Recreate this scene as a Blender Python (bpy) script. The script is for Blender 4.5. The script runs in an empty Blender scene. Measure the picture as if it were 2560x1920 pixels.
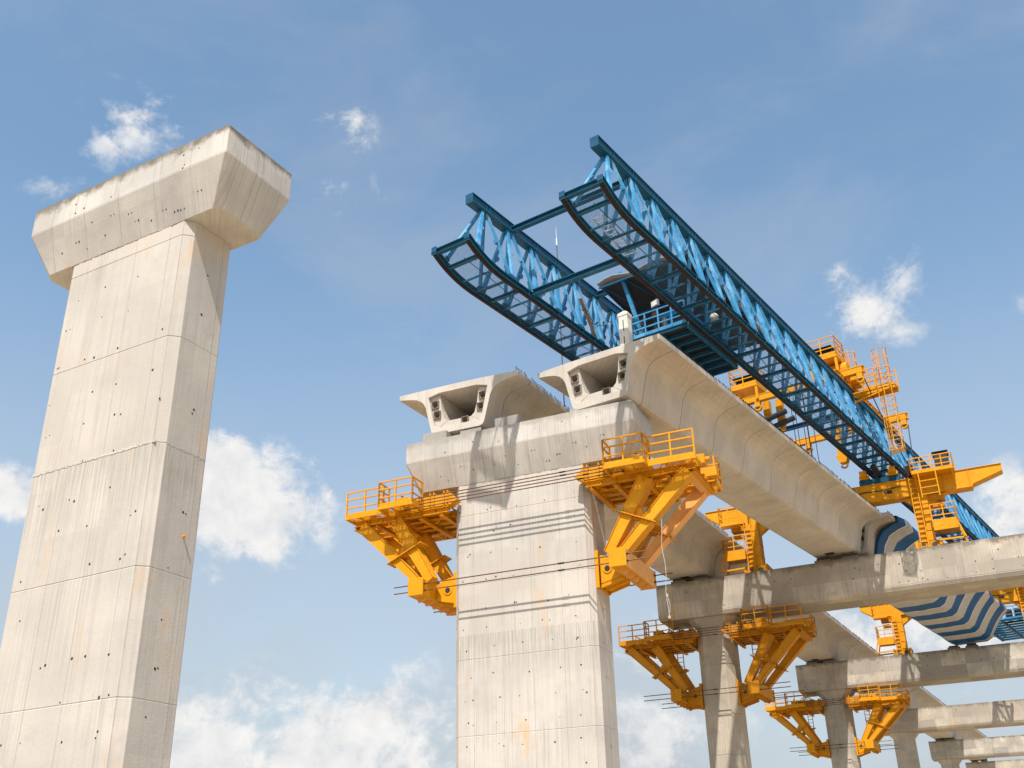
import bpy, bmesh, math, random
from mathutils import Vector, Matrix
random.seed(7)
R = math.radians
scn = bpy.context.scene
COL = scn.collection
EYE = 1.6

# ------------------------------------------------------------------ camera
cd = bpy.data.cameras.new("camera"); cam = bpy.data.objects.new("camera", cd); COL.objects.link(cam)
r_ = Vector((0.8075, 0.58951, -0.02057)); u_ = Vector((0.27504, -0.34543, 0.89723)); f_ = Vector((-0.52183, 0.73017, 0.44107))
M = Matrix.Identity(4)
for i in range(3):
    M[i][0] = r_[i]; M[i][1] = u_[i]; M[i][2] = -f_[i]
M[2][3] = EYE
cam.matrix_world = M
cd.sensor_width = 36; cd.lens = 2617.24 / 2560 * 36; cd.clip_end = 20000; cd.clip_start = 0.1
scn.camera = cam

# ------------------------------------------------------------------ light
SUN = Vector((0.42, -1.0, 1.80)).normalized()
sd = bpy.data.lights.new("sun", 'SUN'); sd.energy = 4.7; sd.angle = R(0.55); sd.color = (1.0, 0.93, 0.86)
so = bpy.data.objects.new("sun", sd); COL.objects.link(so)
so.rotation_euler = SUN.to_track_quat('Z', 'Y').to_euler(); so.location = (0, 0, 60)
scn.view_settings.view_transform = 'Standard'; scn.view_settings.look = 'None'
scn.view_settings.gamma = 1; scn.view_settings.exposure = 0.55

w = bpy.data.worlds.new("World"); scn.world = w; w.use_nodes = True
nt = w.node_tree; N = nt.nodes; L = nt.links; N.clear()
def nn(t, **k):
    n = N.new(t)
    for a, b in k.items(): setattr(n, a, b)
    return n
def wmath(op, a, b=None, c=None, clamp=False):
    n = N.new('ShaderNodeMath'); n.operation = op; n.use_clamp = clamp
    for i, x in enumerate((a, b, c)):
        if x is None: continue
        if isinstance(x, (int, float)): n.inputs[i].default_value = x
        else: L.new(x, n.inputs[i])
    return n.outputs[0]
sky = nn('ShaderNodeTexSky', sky_type='NISHITA', sun_disc=False, sun_elevation=math.asin(SUN.z),
         sun_rotation=math.atan2(SUN.x, SUN.y), altitude=0, air_density=1.0, dust_density=1.3, ozone_density=1.0)
SKYK = 0.148
skyc = nn('ShaderNodeVectorMath', operation='MULTIPLY'); L.new(sky.outputs[0], skyc.inputs[0]); skyc.inputs[1].default_value = (SKYK * .94, SKYK * 1.04, SKYK * .98)
tc = nn('ShaderNodeTexCoord')
dirn = nn('ShaderNodeVectorMath', operation='NORMALIZE'); L.new(tc.outputs['Generated'], dirn.inputs[0])
def fbm(scale, detail, rough, off=(0, 0, 0), stretch=(1, 1, 1)):
    mp = nn('ShaderNodeMapping'); L.new(dirn.outputs[0], mp.inputs[0]); mp.inputs['Location'].default_value = off; mp.inputs['Scale'].default_value = stretch
    n = nn('ShaderNodeTexNoise'); n.inputs['Scale'].default_value = scale; n.inputs['Detail'].default_value = detail
    n.inputs['Roughness'].default_value = rough; n.inputs['Distortion'].default_value = .35; L.new(mp.outputs[0], n.inputs['Vector']); return n.outputs[0]
nA = fbm(11, 10, .66, stretch=(1, 1, 1.4)); nB = fbm(34, 8, .66, (3, 1, 2)); nC = fbm(3.2, 6, .6, (5, 2, 0), (1, 1, 2.2))
def cdir(px, py):        # a direction of the sky, from where its cloud stands over the site
    x, y = px * 1.1573, py * 1.1573
    return (r_ * (x - 1280) / 2617.24 - u_ * (y - 960) / 2617.24 + f_).normalized()
# crisp cumulus: x, y, half width, half height, strength
CUMULUS = [(545, 1085, 140, 100, 2.2), (480, 1020, 90, 70, 1.9), (600, 1120, 70, 60, 1.6), (15, 1060, 80, 55, 1.4), (470, 1250, 60, 45, .5), (745, 262, 54, 36, .85), (772, 312, 34, 32, .7),
           (300, 250, 95, 62, .80), (245, 300, 75, 55, .62), (400, 285, 85, 42, .66), (290, 200, 30, 25, .5), (1850, 688, 88, 52, 1.0), (1810, 585, 48, 52, .62), (1935, 610, 56, 85, .5), (1925, 722, 66, 30, .55),
           (2190, 1115, 90, 90, 1.3), (2205, 660, 26, 22, .5), (440, 1620, 150, 90, 2.0), (740, 1620, 260, 150, 1.5), (640, 1500, 140, 70, .7), (860, 1560, 110, 120, 1.0), (735, 410, 90, 42, .48), (130, 405, 75, 34, .5),
           (1420, 1420, 110, 70, .7), (1980, 1370, 240, 90, .95), (1430, 1580, 150, 120, .6), (2050, 1330, 200, 60, .7), (1600, 1500, 160, 90, .5)]
def blob(px, py, a, b, s):
    d = cdir(px, py); rt = Vector((-d.y, d.x, 0)).normalized() * -1; up = rt.cross(d); up = up if up.z > 0 else -up
    sub = nn('ShaderNodeVectorMath', operation='SUBTRACT'); L.new(dirn.outputs[0], sub.inputs[0]); sub.inputs[1].default_value = d
    k = 1.42 * 1.1573 / 2617.24 * max(0.1, d.dot(f_))
    o = []
    for vec, h in ((rt, a), (up, b)):
        dt = nn('ShaderNodeVectorMath', operation='DOT_PRODUCT'); L.new(sub.outputs[0], dt.inputs[0]); dt.inputs[1].default_value = vec / (h * k)
        o.append(wmath('POWER', wmath('ABSOLUTE', dt.outputs['Value']), 2))
    dist = wmath('SQRT', wmath('ADD', o[0], o[1]))
    return wmath('MULTIPLY', wmath('SUBTRACT', 1.15, dist, clamp=True), s)
acc = None
for c in CUMULUS:
    b = blob(*c); acc = b if acc is None else wmath('MAXIMUM', acc, b)
noise = wmath('ADD', wmath('MULTIPLY', nA, .72), wmath('MULTIPLY', nB, .28))
dens = wmath('ADD', acc, wmath('MULTIPLY', wmath('SUBTRACT', noise, .515), 7.0))
inside = wmath('MULTIPLY', acc, 6, clamp=True)
mr = nn('ShaderNodeMapRange', interpolation_type='SMOOTHSTEP'); L.new(dens, mr.inputs[0]); mr.inputs[1].default_value = .15; mr.inputs[2].default_value = 1.25
cloud = wmath('MULTIPLY', wmath('MULTIPLY', mr.outputs[0], inside), wmath('MULTIPLY_ADD', acc, 1.3, .12, clamp=True))
# thin veil and pale horizon air
sep = nn('ShaderNodeSeparateXYZ'); L.new(dirn.outputs[0], sep.inputs[0])
hz = nn('ShaderNodeMapRange', interpolation_type='SMOOTHSTEP'); L.new(sep.outputs[2], hz.inputs[0])
hz.inputs[1].default_value = .60; hz.inputs[2].default_value = .10; hz.inputs[3].default_value = 0; hz.inputs[4].default_value = .92
veil = nn('ShaderNodeMapRange', interpolation_type='SMOOTHSTEP'); L.new(nC, veil.inputs[0]); veil.inputs[1].default_value = .42; veil.inputs[2].default_value = .72
veil.inputs[3].default_value = 0.0; veil.inputs[4].default_value = .26
lowk = wmath('MULTIPLY', hz.outputs[0], wmath('MULTIPLY_ADD', nC, .9, .52))
pale = wmath('MAXIMUM', lowk, wmath('ADD', veil.outputs[0], wmath('MULTIPLY', hz.outputs[0], .35)), clamp=True)
m1 = nn('ShaderNodeMix', data_type='RGBA'); L.new(pale, m1.inputs[0]); L.new(skyc.outputs[0], m1.inputs[6]); m1.inputs[7].default_value = (.365, .395, .43, 1)
# cloud colour: lit crowns, greyer bellies from a second noise
cc = nn('ShaderNodeMix', data_type='RGBA'); L.new(wmath('MULTIPLY_ADD', nB, 1.5, -.25, clamp=True), cc.inputs[0]); cc.inputs[6].default_value = (.46, .475, .50, 1); cc.inputs[7].default_value = (.70, .685, .66, 1)
m2 = nn('ShaderNodeMix', data_type='RGBA'); L.new(cloud, m2.inputs[0]); L.new(m1.outputs[2], m2.inputs[6]); L.new(cc.outputs[2], m2.inputs[7])
bg = nn('ShaderNodeBackground'); L.new(m2.outputs[2], bg.inputs[0]); bg.inputs[1].default_value = 1.0
out = nn('ShaderNodeOutputWorld'); L.new(bg.outputs[0], out.inputs[0])

# ------------------------------------------------------------------ materials
class Mat:
    def __init__(s, name, rough=.6, metal=0.0):
        s.m = bpy.data.materials.new(name); s.m.use_nodes = True; s.t = s.m.node_tree; s.n = s.t.nodes; s.b = s.n['Principled BSDF']
        s.b.inputs['Roughness'].default_value = rough; s.b.inputs['Metallic'].default_value = metal
        s.tc = s.n.new('ShaderNodeTexCoord'); s.oi = s.n.new('ShaderNodeObjectInfo')
        a = s.n.new('ShaderNodeVectorMath'); a.operation = 'MULTIPLY_ADD'; s.t.links.new(s.tc.outputs['Object'], a.inputs[0]); a.inputs[1].default_value = (1, 1, 1)
        c = s.n.new('ShaderNodeCombineXYZ'); k = s.math('MULTIPLY', s.oi.outputs['Random'], 40.0)
        s.t.links.new(k, c.inputs[0]); s.t.links.new(k, c.inputs[1]); s.t.links.new(c.outputs[0], a.inputs[2]); s.v = a.outputs[0]
        s.obj = s.tc.outputs['Object']
    def link(s, a, b): s.t.links.new(a, b)
    def math(s, op, a, b=None, c=None, clamp=False):
        n = s.n.new('ShaderNodeMath'); n.operation = op; n.use_clamp = clamp
        for i, x in enumerate((a, b, c)):
            if x is None: continue
            if isinstance(x, (int, float)): n.inputs[i].default_value = x
            else: s.t.links.new(x, n.inputs[i])
        return n.outputs[0]
    def noise(s, scale, detail=5, rough=.6, stretch=(1, 1, 1), off=(0, 0, 0), dist=0, w=False):
        m = s.n.new('ShaderNodeMapping'); s.link(s.w if w else s.v, m.inputs[0]); m.inputs['Scale'].default_value = stretch; m.inputs['Location'].default_value = off
        n = s.n.new('ShaderNodeTexNoise'); s.link(m.outputs[0], n.inputs['Vector']); n.inputs['Scale'].default_value = scale
        n.inputs['Detail'].default_value = detail; n.inputs['Roughness'].default_value = rough; n.inputs['Distortion'].default_value = dist
        return n.outputs[0]
    def ramp(s, f, a, b, lo=0., hi=1.):
        n = s.n.new('ShaderNodeMapRange'); n.interpolation_type = 'SMOOTHSTEP'; s.link(f, n.inputs[0])
        n.inputs[1].default_value = a; n.inputs[2].default_value = b; n.inputs[3].default_value = lo; n.inputs[4].default_value = hi; return n.outputs[0]
    def mix(s, f, a, b):
        n = s.n.new('ShaderNodeMix'); n.data_type = 'RGBA'
        for i, x in ((0, f), (6, a), (7, b)):
            if isinstance(x, (int, float)): n.inputs[i].default_value = x
            elif isinstance(x, tuple): n.inputs[i].default_value = (*x, 1)
            else: s.link(x, n.inputs[i])
        return n.outputs[2]
    def color(s, c): s.link(c, s.b.inputs['Base Color'])
    def bump(s, h, strength=.3, d=.02):
        n = s.n.new('ShaderNodeBump'); n.inputs['Strength'].default_value = strength; n.inputs['Distance'].default_value = d
        s.link(h, n.inputs['Height']); s.link(n.outputs[0], s.b.inputs['Normal'])

def wallcoords(m):
    ge = m.n.new('ShaderNodeNewGeometry'); sn = m.n.new('ShaderNodeSeparateXYZ'); m.link(ge.outputs['True Normal'], sn.inputs[0]); sv = m.n.new('ShaderNodeSeparateXYZ'); m.link(m.v, sv.inputs[0])
    fx = m.math('GREATER_THAN', m.math('ABSOLUTE', sn.outputs[0]), .6); fy = m.math('GREATER_THAN', m.math('ABSOLUTE', sn.outputs[1]), .6); fz = m.math('GREATER_THAN', m.math('ABSOLUTE', sn.outputs[2]), .85)
    al = m.math('ADD', m.math('MULTIPLY', sv.outputs[0], m.math('SUBTRACT', 1, fx)), m.math('MULTIPLY', sv.outputs[1], m.math('ADD', fx, fz, clamp=True)))
    cb = m.n.new('ShaderNodeCombineXYZ'); m.link(al, cb.inputs[0]); m.link(m.math('MULTIPLY', sv.outputs[1], fz), cb.inputs[1]); m.link(sv.outputs[2], cb.inputs[2]); m.w = cb.outputs[0]; m.fx = fx; m.fy = fy
def concrete(name, base=(.50, .465, .405), grey=(.40, .385, .355), stain=.5, streak=.5, rust=.15, top=0.0, boards=0.0, panel=0.0, warm=(.56, .50, .41), ys=1.0):
    m = Mat(name, .88); wallcoords(m)
    big = m.noise(.55, 4, .55); mid = m.noise(2.2, 6, .65, off=(4, 1, 7)); fine = m.noise(22, 4, .7)
    c = m.mix(m.ramp(big, .34, .66), base, grey)
    c = m.mix(m.ramp(mid, .52, .78, 0, .55), c, warm)
    blot = m.noise(.9, 8, .72, stretch=(1.1, 1.1, .8), off=(9, 3, 2), dist=.15)
    c = m.mix(m.ramp(blot, .52, .76, 0, stain), c, tuple(x * .52 for x in grey))
    st = m.noise(1.0, 5, .6, stretch=(7, 1, .22), off=(2, 8, 1), w=True); gate = m.noise(.7, 3, .5, stretch=(1, 1, .6), off=(1, 1, 5))
    sk = m.math('MULTIPLY', m.ramp(st, .50, .72, 0, streak), m.ramp(gate, .40, .66))
    c = m.mix(sk, c, tuple(x * .50 for x in grey))
    st3 = m.noise(1.0, 4, .6, stretch=(17, 1, .14), off=(7, 7, 1), w=True); c = m.mix(m.math('MULTIPLY', m.ramp(st3, .42, .68, 0, .62), m.ramp(m.noise(.6, 3, .5, off=(3, 3, 9)), .38, .6, .25, 1)), c, tuple(x * .72 for x in grey))
    st2 = m.noise(1.0, 4, .55, stretch=(4.2, 1, .16), off=(6, 0, 3), w=True); c = m.mix(m.ramp(st2, .60, .76, 0, streak * .55), c, (.60, .57, .50))
    if rust:
        rn = m.noise(.8, 4, .55, stretch=(1.5, 1.5, .5), off=(12, 7, 3)); c = m.mix(m.ramp(rn, .60, .74, 0, rust * 1.9), c, (.58, .38, .21))
    sp = m.n.new('ShaderNodeSeparateXYZ'); m.link(m.obj, sp.inputs[0])
    if boards:
        for ax in (0, 1):
            fr = m.math('FRACT', m.math('MULTIPLY', m.math('ADD', sp.outputs[ax], 50.23), 1 / boards))
            ln = m.math('LESS_THAN', m.math('ABSOLUTE', m.math('SUBTRACT', fr, .5)), .011 / boards)
            ln = m.math('MULTIPLY', ln, m.fx if ax else m.fy)
            c = m.mix(m.math('MULTIPLY', ln, m.ramp(mid, .3, .6, .25, .8)), c, tuple(x * .5 for x in grey))
    if panel:
        n = m.n.new('ShaderNodeTexNoise'); cb = m.n.new('ShaderNodeVectorMath'); cb.operation = 'FLOOR'
        mp = m.n.new('ShaderNodeMapping'); m.link(m.v, mp.inputs[0]); mp.inputs['Scale'].default_value = (.55, .55, .8); m.link(mp.outputs[0], cb.inputs[0])
        wn = m.n.new('ShaderNodeTexWhiteNoise'); wn.noise_dimensions = '3D'; m.link(cb.outputs[0], wn.inputs['Vector'])
        c = m.mix(m.math('MULTIPLY', wn.outputs['Value'], panel), c, tuple(x * .70 for x in grey))
    if boards and not top:
        bz = m.math('FLOOR', m.math('MULTIPLY', m.math('ADD', sp.outputs[2], 8.23), 1 / 2.85)); wn2 = m.n.new('ShaderNodeTexWhiteNoise'); wn2.noise_dimensions = '1D'; m.link(bz, wn2.inputs['W'])
        c = m.mix(m.math('MULTIPLY', wn2.outputs['Value'], .34), c, tuple(x * .86 for x in warm))
        below = m.math('MULTIPLY', m.ramp(sp.outputs[2], -10.5, -8.3, 0, 1), m.math('LESS_THAN', sp.outputs[2], -8.25)); sd_ = m.noise(1, 5, .65, stretch=(12, 1, .35), off=(4, 4, 4), w=True)
        c = m.mix(m.math('MULTIPLY', below, m.ramp(sd_, .42, .62, 0, .7)), c, (.27, .25, .215))
    if top:
        e = m.math('MULTIPLY_ADD', m.math('SUBTRACT', m.noise(1.6, 6, .7, off=(3, 9, 2)), .5), 1.1, sp.outputs[2])
        c = m.mix(m.ramp(e, -.34, .0, 0, top), c, (.15, .135, .11))
        fl = m.noise(1., 4, .6, stretch=(5, 1, .5), off=(31, 2, 3), w=True); c = m.mix(m.math('MULTIPLY', m.ramp(fl, .52, .7, 0, .5 * top), m.ramp(sp.outputs[2], -1.0, -.05)), c, (.17, .15, .12))
    pit = m.n.new('ShaderNodeTexVoronoi'); m.link(m.v, pit.inputs['Vector']); pit.inputs['Scale'].default_value = 5.5
    c = m.mix(m.ramp(pit.outputs['Distance'], .035, .06, .55, 0), c, tuple(x * .45 for x in grey))
    c = m.mix(m.math('MULTIPLY', m.oi.outputs['Random'], .22), c, tuple(x * .78 for x in warm))
    m.color(c)
    h = m.math('ADD', m.math('MULTIPLY', fine, .35), m.math('MULTIPLY', mid, .8)); m.bump(h, .35, .03)
    return m.m
def paint(name, col, worn, rough=.42, wear=.3, dirt=.35, dirtc=(.10, .06, .03), sc=1.5):
    m = Mat(name, rough); m.b.inputs['Specular IOR Level'].default_value = .25
    a = m.noise(sc, 5, .65); b = m.noise(sc * 4, 5, .7, off=(5, 2, 8)); s = m.noise(1, 4, .6, stretch=(6, 6, .7), off=(1, 7, 4))
    c = m.mix(m.ramp(a, .42, .68, 0, wear), col, worn); c = m.mix(m.ramp(b, .56, .74, 0, dirt), c, dirtc); c = m.mix(m.ramp(s, .55, .75, 0, dirt * .6), c, tuple(x * .45 for x in col))
    m.color(c); m.link(m.ramp(b, .3, .7, rough - .1, rough + .2), m.b.inputs['Roughness']); m.bump(b, .12, .01)
    return m.m
def plain(name, col, rough=.6, metal=0., var=.35):
    m = Mat(name, rough, metal); a = m.noise(3, 5, .65); m.color(m.mix(m.ramp(a, .35, .7, 0, var), col, tuple(x * .5 for x in col))); return m.m
def mesh_sheet(name, col, cell=.07, open_=.62):
    m = Mat(name, .6); m.color(m.mix(.3, col, tuple(x * .6 for x in col)))
    sp = m.n.new('ShaderNodeSeparateXYZ'); m.link(m.obj, sp.inputs[0])
    ds = []
    for sg in (1, -1):
        q = m.math('FRACT', m.math('MULTIPLY', m.math('ADD', m.math('ADD', sp.outputs[0], m.math('MULTIPLY', sp.outputs[1], sg * .55)), 60.0), 1 / cell)); ds.append(m.math('GREATER_THAN', q, 1 - (1 - math.sqrt(open_))))
    wire = m.math('MAXIMUM', ds[0], ds[1])
    tr = m.n.new('ShaderNodeBsdfTransparent'); mx = m.n.new('ShaderNodeMixShader'); m.link(wire, mx.inputs[0]); m.link(tr.outputs[0], mx.inputs[1]); m.link(m.b.outputs[0], mx.inputs[2])
    m.link(mx.outputs[0], m.n['Material Output'].inputs[0]); return m.m

RUSTC = concrete('rust stained grout', base=(.36, .27, .17), grey=(.28, .24, .2), stain=.5, rust=.8)
CONC_A = concrete('concrete pale shaft', base=(.565, .525, .475), grey=(.46, .43, .395), stain=.38, streak=.62, rust=.42, boards=1.22, panel=.30, warm=(.55, .49, .41))
CONC_CAP = concrete('concrete pier cap', base=(.59, .55, .50), grey=(.45, .425, .395), stain=.40, streak=.36, rust=.16, top=1.0, boards=1.3, panel=.30, ys=.12)
CONC_CAP2 = concrete('concrete streaked cap', base=(.575, .54, .495), grey=(.42, .395, .365), stain=.55, streak=.85, rust=.10, top=.45, boards=1.3, panel=.32, ys=.12)
CONC_B = concrete('concrete weathered beam', base=(.60, .54, .45), grey=(.38, .345, .295), stain=1.0, streak=1.0, rust=.42, top=1.0, boards=1.35, panel=.85, warm=(.54, .41, .28))
CONC_COL = concrete('concrete stained column', base=(.50, .45, .375), grey=(.36, .335, .29), stain=.8, streak=1.0, rust=.6, warm=(.50, .36, .22))
CONC_G = concrete('concrete precast girder', base=(.56, .51, .45), grey=(.46, .42, .375), stain=.5, streak=.4, rust=.03, warm=(.55, .45, .33))
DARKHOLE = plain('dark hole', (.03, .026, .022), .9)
YEL = paint('yellow paint', (.62, .262, .0006), (.70, .325, .006), rough=.55, wear=.5, dirt=.48)
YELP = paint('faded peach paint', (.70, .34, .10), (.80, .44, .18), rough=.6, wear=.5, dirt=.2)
YELA = paint('aged shaded yellow paint', (.50, .205, .002), (.62, .275, .008), rough=.6, wear=.4, dirt=.55)  # grime plus painted-in shading for the nearest portal's brackets
YELD = paint('grimy yellow paint', (.45, .19, .003), (.58, .27, .008), rough=.6, wear=.3, dirt=.7)
BLU = paint('blue paint', (.006, .070, .135), (.012, .115, .21), rough=.5, wear=.4, dirt=.35, dirtc=(.015, .018, .02))  # gantry blue with the shade on chords and undersides put into its base
BLUL = paint('sunlit faded blue paint', (.035, .215, .42), (.16, .39, .58), rough=.45, wear=.8, dirt=.22, dirtc=(.01, .07, .12), sc=1.1)  # same gantry blue, base lightened as sun falling on braces; worn patches over it
BLUC = paint('bright blue enamel', (.0, .28, .62), (.05, .42, .75), wear=.3, dirt=.1)
RUST = paint('rusty steel', (.030, .013, .008), (.055, .022, .013), rough=.8, wear=.5, dirt=.5, dirtc=(.02, .015, .012))
STEEL = plain('dark steel', (.055, .045, .04), .6, .3)
ROD = plain('brown threaded rod', (.16, .075, .035), .6, .3)
ALU = plain('aluminium', (.6, .6, .6), .35, .7)
BLK = plain('black rubber', (.015, .015, .016), .6)
WHT = concrete('white concrete post', base=(.70, .68, .63), grey=(.62, .60, .55), stain=.15, streak=.15, rust=0)
TARPG = plain('grey canvas', (.30, .28, .26), .8)
CANOPY_SHADE = plain('black canopy shade sheet', (.022, .022, .024), .9)  # near-black colour stands in for the shade beneath the canopy
BLUMESH = mesh_sheet('blue wire mesh', (.010, .085, .18), .055, .72)
YELMESH = mesh_sheet('yellow wire mesh', (.80, .42, .03), .06, .45)
def tarp_mat():
    m = Mat('striped tarpaulin', .45); m.b.inputs['Specular IOR Level'].default_value = .08
    sp = m.n.new('ShaderNodeSeparateXYZ'); m.link(m.obj, sp.inputs[0])
    wv = m.math('MULTIPLY_ADD', m.math('SUBTRACT', m.noise(.5, 2, .5), .5), .45, sp.outputs[1])
    fr = m.math('FRACT', m.math('MULTIPLY', m.math('SUBTRACT', wv, .9), 1 / 3.3)); bl = m.math('LESS_THAN', fr, .50)
    a = m.noise(2.5, 5, .6); c = m.mix(bl, m.mix(a, (.34, .32, .295), (.54, .52, .50)), m.mix(a, (.0, .060, .19), (.0, .10, .29)))
    edge = m.math('MULTIPLY', m.math('GREATER_THAN', fr, .50), m.math('LESS_THAN', fr, .53)); c = m.mix(edge, c, (.75, .75, .75)); m.color(c)
    m.bump(m.noise(1.1, 6, .65, stretch=(1, .4, 1)), .9, .14); return m.m
TARP = tarp_mat()

# ------------------------------------------------------------------ mesh helpers
class MB:
    def __init__(s): s.bm = bmesh.new(); s.mats = []; s.cur = 0
    def mat(s, m):
        if m not in s.mats: s.mats.append(m)
        s.cur = s.mats.index(m); return s
    def face(s, vs):
        try: f = s.bm.faces.new(vs)
        except ValueError: return None
        f.material_index = s.cur; return f
    def hexa(s, c):      # 8 corners: bottom ring, top ring
        v = [s.bm.verts.new(p) for p in c]
        for q in ((3, 2, 1, 0), (4, 5, 6, 7), (0, 1, 5, 4), (1, 2, 6, 5), (2, 3, 7, 6), (3, 0, 4, 7)): s.face([v[i] for i in q])
        return s
    def box(s, x0, x1, y0, y1, z0, z1):
        x0, x1 = min(x0, x1), max(x0, x1); y0, y1 = min(y0, y1), max(y0, y1); z0, z1 = min(z0, z1), max(z0, z1)
        return s.hexa([(x0, y0, z0), (x1, y0, z0), (x1, y1, z0), (x0, y1, z0), (x0, y0, z1), (x1, y0, z1), (x1, y1, z1), (x0, y1, z1)])
    def _ax(s, p, q, up):
        p = Vector(p); q = Vector(q); d = (q - p).normalized(); up = Vector(up)
        if abs(d.dot(up.normalized())) > .98: up = Vector((0, 1, 0)) if abs(d.y) < .9 else Vector((1, 0, 0))
        sd_ = d.cross(up).normalized(); u = sd_.cross(d).normalized(); return p, q, sd_, u
    def bar(s, p, q, w, h, up=(0, 0, 1), w2=None, h2=None):
        p, q, a, b = s._ax(p, q, up); w2 = w if w2 is None else w2; h2 = h if h2 is None else h2
        return s.hexa([p - a * w / 2 - b * h / 2, p + a * w / 2 - b * h / 2, p + a * w / 2 + b * h / 2, p - a * w / 2 + b * h / 2,
                       q - a * w2 / 2 - b * h2 / 2, q + a * w2 / 2 - b * h2 / 2, q + a * w2 / 2 + b * h2 / 2, q - a * w2 / 2 + b * h2 / 2])
    def ibeam(s, p, q, w, h, up=(0, 0, 1), t=.03, ribs=0):
        p, q, a, b = s._ax(p, q, up); s.bar(p, q, t, h - 2 * t, up); s.bar(p + b * (h / 2 - t / 2), q + b * (h / 2 - t / 2), w, t, up); s.bar(p - b * (h / 2 - t / 2), q - b * (h / 2 - t / 2), w, t, up)
        if ribs:
            d = (q - p); n = int(d.length / ribs)
            for i in range(1, n):
                c = p + d * i / n; e = d.normalized() * .012
                s.bar(c - e, c + e, w * .92, h - 2 * t - .004, up)
        return s
    def tube(s, p, q, r, n=8, r2=None, cap=True, up=(0, 0, 1)):
        p, q, a, b = s._ax(p, q, up); r2 = r if r2 is None else r2
        A = [s.bm.verts.new(p + (a * math.cos(2 * math.pi * i / n) + b * math.sin(2 * math.pi * i / n)) * r) for i in range(n)]
        B = [s.bm.verts.new(q + (a * math.cos(2 * math.pi * i / n) + b * math.sin(2 * math.pi * i / n)) * r2) for i in range(n)]
        for i in range(n): s.face([A[i], A[(i + 1) % n], B[(i + 1) % n], B[i]])
        if cap: s.face(A[::-1]); s.face(B)
        return s
    def poly(s, pts, r, n=6, up=(0, 0, 1)):
        for a, b in zip(pts, pts[1:]): s.tube(a, b, r, n, up=up)
        return s
    def loft(s, rings, cap=True):
        R_ = [[s.bm.verts.new(p) for p in r] for r in rings]; n = len(R_[0])
        for a, b in zip(R_, R_[1:]):
            for i in range(n): s.face([a[i], a[(i + 1) % n], b[(i + 1) % n], b[i]])
        if cap: s.face(R_[0][::-1]); s.face(R_[-1])
        return s
    def prism(s, pts, axis, a, b):     # 2D polygon pts extruded along axis from a to b
        def P(p, t): return (t, p[0], p[1]) if axis == 'x' else (p[0], t, p[1]) if axis == 'y' else (p[0], p[1], t)
        return s.loft([[P(p, a) for p in pts], [P(p, b) for p in pts]])
    def build(s, name, m=None, parent=None, smooth=False, bevel=0):
        bmesh.ops.recalc_face_normals(s.bm, faces=s.bm.faces)
        me = bpy.data.meshes.new(name); s.bm.to_mesh(me); s.bm.free()
        for x in (s.mats or [m]): me.materials.append(x)
        o = bpy.data.objects.new(name, me); COL.objects.link(o)
        if parent: o.parent = parent
        if smooth:
            for f in me.polygons: f.use_smooth = True
        if bevel:
            bv = o.modifiers.new('bevel', 'BEVEL'); bv.width = bevel; bv.segments = 1; bv.limit_method = 'ANGLE'; bv.angle_limit = R(35)
        return o
def tag(o, label=None, cat=None, group=None, kind=None):
    if label: o['label'] = label
    if cat: o['category'] = cat
    if group: o['group'] = group
    if kind: o['kind'] = kind
    return o
def empty(name, loc, rz=0.0, **k):
    o = bpy.data.objects.new(name, None); COL.objects.link(o); o.location = (loc[0], loc[1], loc[2] + EYE); o.rotation_euler = (0, 0, rz); o.empty_display_size = .3
    return tag(o, **k)
KIDS = {}
def copy_tree(o, parent=None):
    c = o.copy(); COL.objects.link(c); c.parent = parent
    for ch in [x for x in COL.objects if x.parent == o]: copy_tree(ch, c)
    return c

# ------------------------------------------------------------------ ground
g = MB(); ys = [-300, -60, 0, 60, 200, 800, 4000]; xs = [-4000, -800, -200, -60, 0, 60, 200, 800, 4000]
V = [[g.bm.verts.new((x, y, 0)) for x in xs] for y in [-4000] + ys]
for a, b in zip(V, V[1:]):
    for i in range(len(xs) - 1): g.face([a[i], a[i + 1], b[i + 1], b[i]])
gm = Mat('dry earth', .95); a = gm.noise(.04, 6, .6); b = gm.noise(1.2, 6, .7)
gm.color(gm.mix(gm.ramp(b, .4, .7, 0, .5), gm.mix(gm.ramp(a, .4, .6), (.42, .32, .20), (.34, .28, .18)), (.26, .19, .12)))
go = g.build('ground', gm.m); tag(go, kind='structure')

# ------------------------------------------------------------------ concrete piers
def oct_ring(x0, x1, y0, y1, c, z): return [(x0 + c, y0, z), (x1 - c, y0, z), (x1, y0 + c, z), (x1, y1 - c, z), (x1 - c, y1, z), (x0 + c, y1, z), (x0, y1 - c, z), (x0, y0 + c, z)]
def holes(mb, x0, x1, y, z0, z1, step=(1.1, .95), r=.028, dx=.25, side=None, pr=.8):
    mb.mat(DARKHOLE)
    z = z0
    while z < z1:
        x = x0 + random.uniform(.2, .5)
        while x < x1:
            if random.random() < pr:
                for k in range(random.choice((1, 1, 2))):
                    px = x + random.uniform(-dx, dx) + k * .1; pz = z + random.uniform(-.08, .08); rr = r * random.uniform(.6, 1.2)
                    if side is None: mb.tube((px, y + .02, pz), (px, y - .004, pz), rr, 7)
                    else: mb.tube((side - .02, px, pz), (side + .004, px, pz), rr, 7)
            x += step[0]
        z += step[1] * random.uniform(.85, 1.15)
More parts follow.
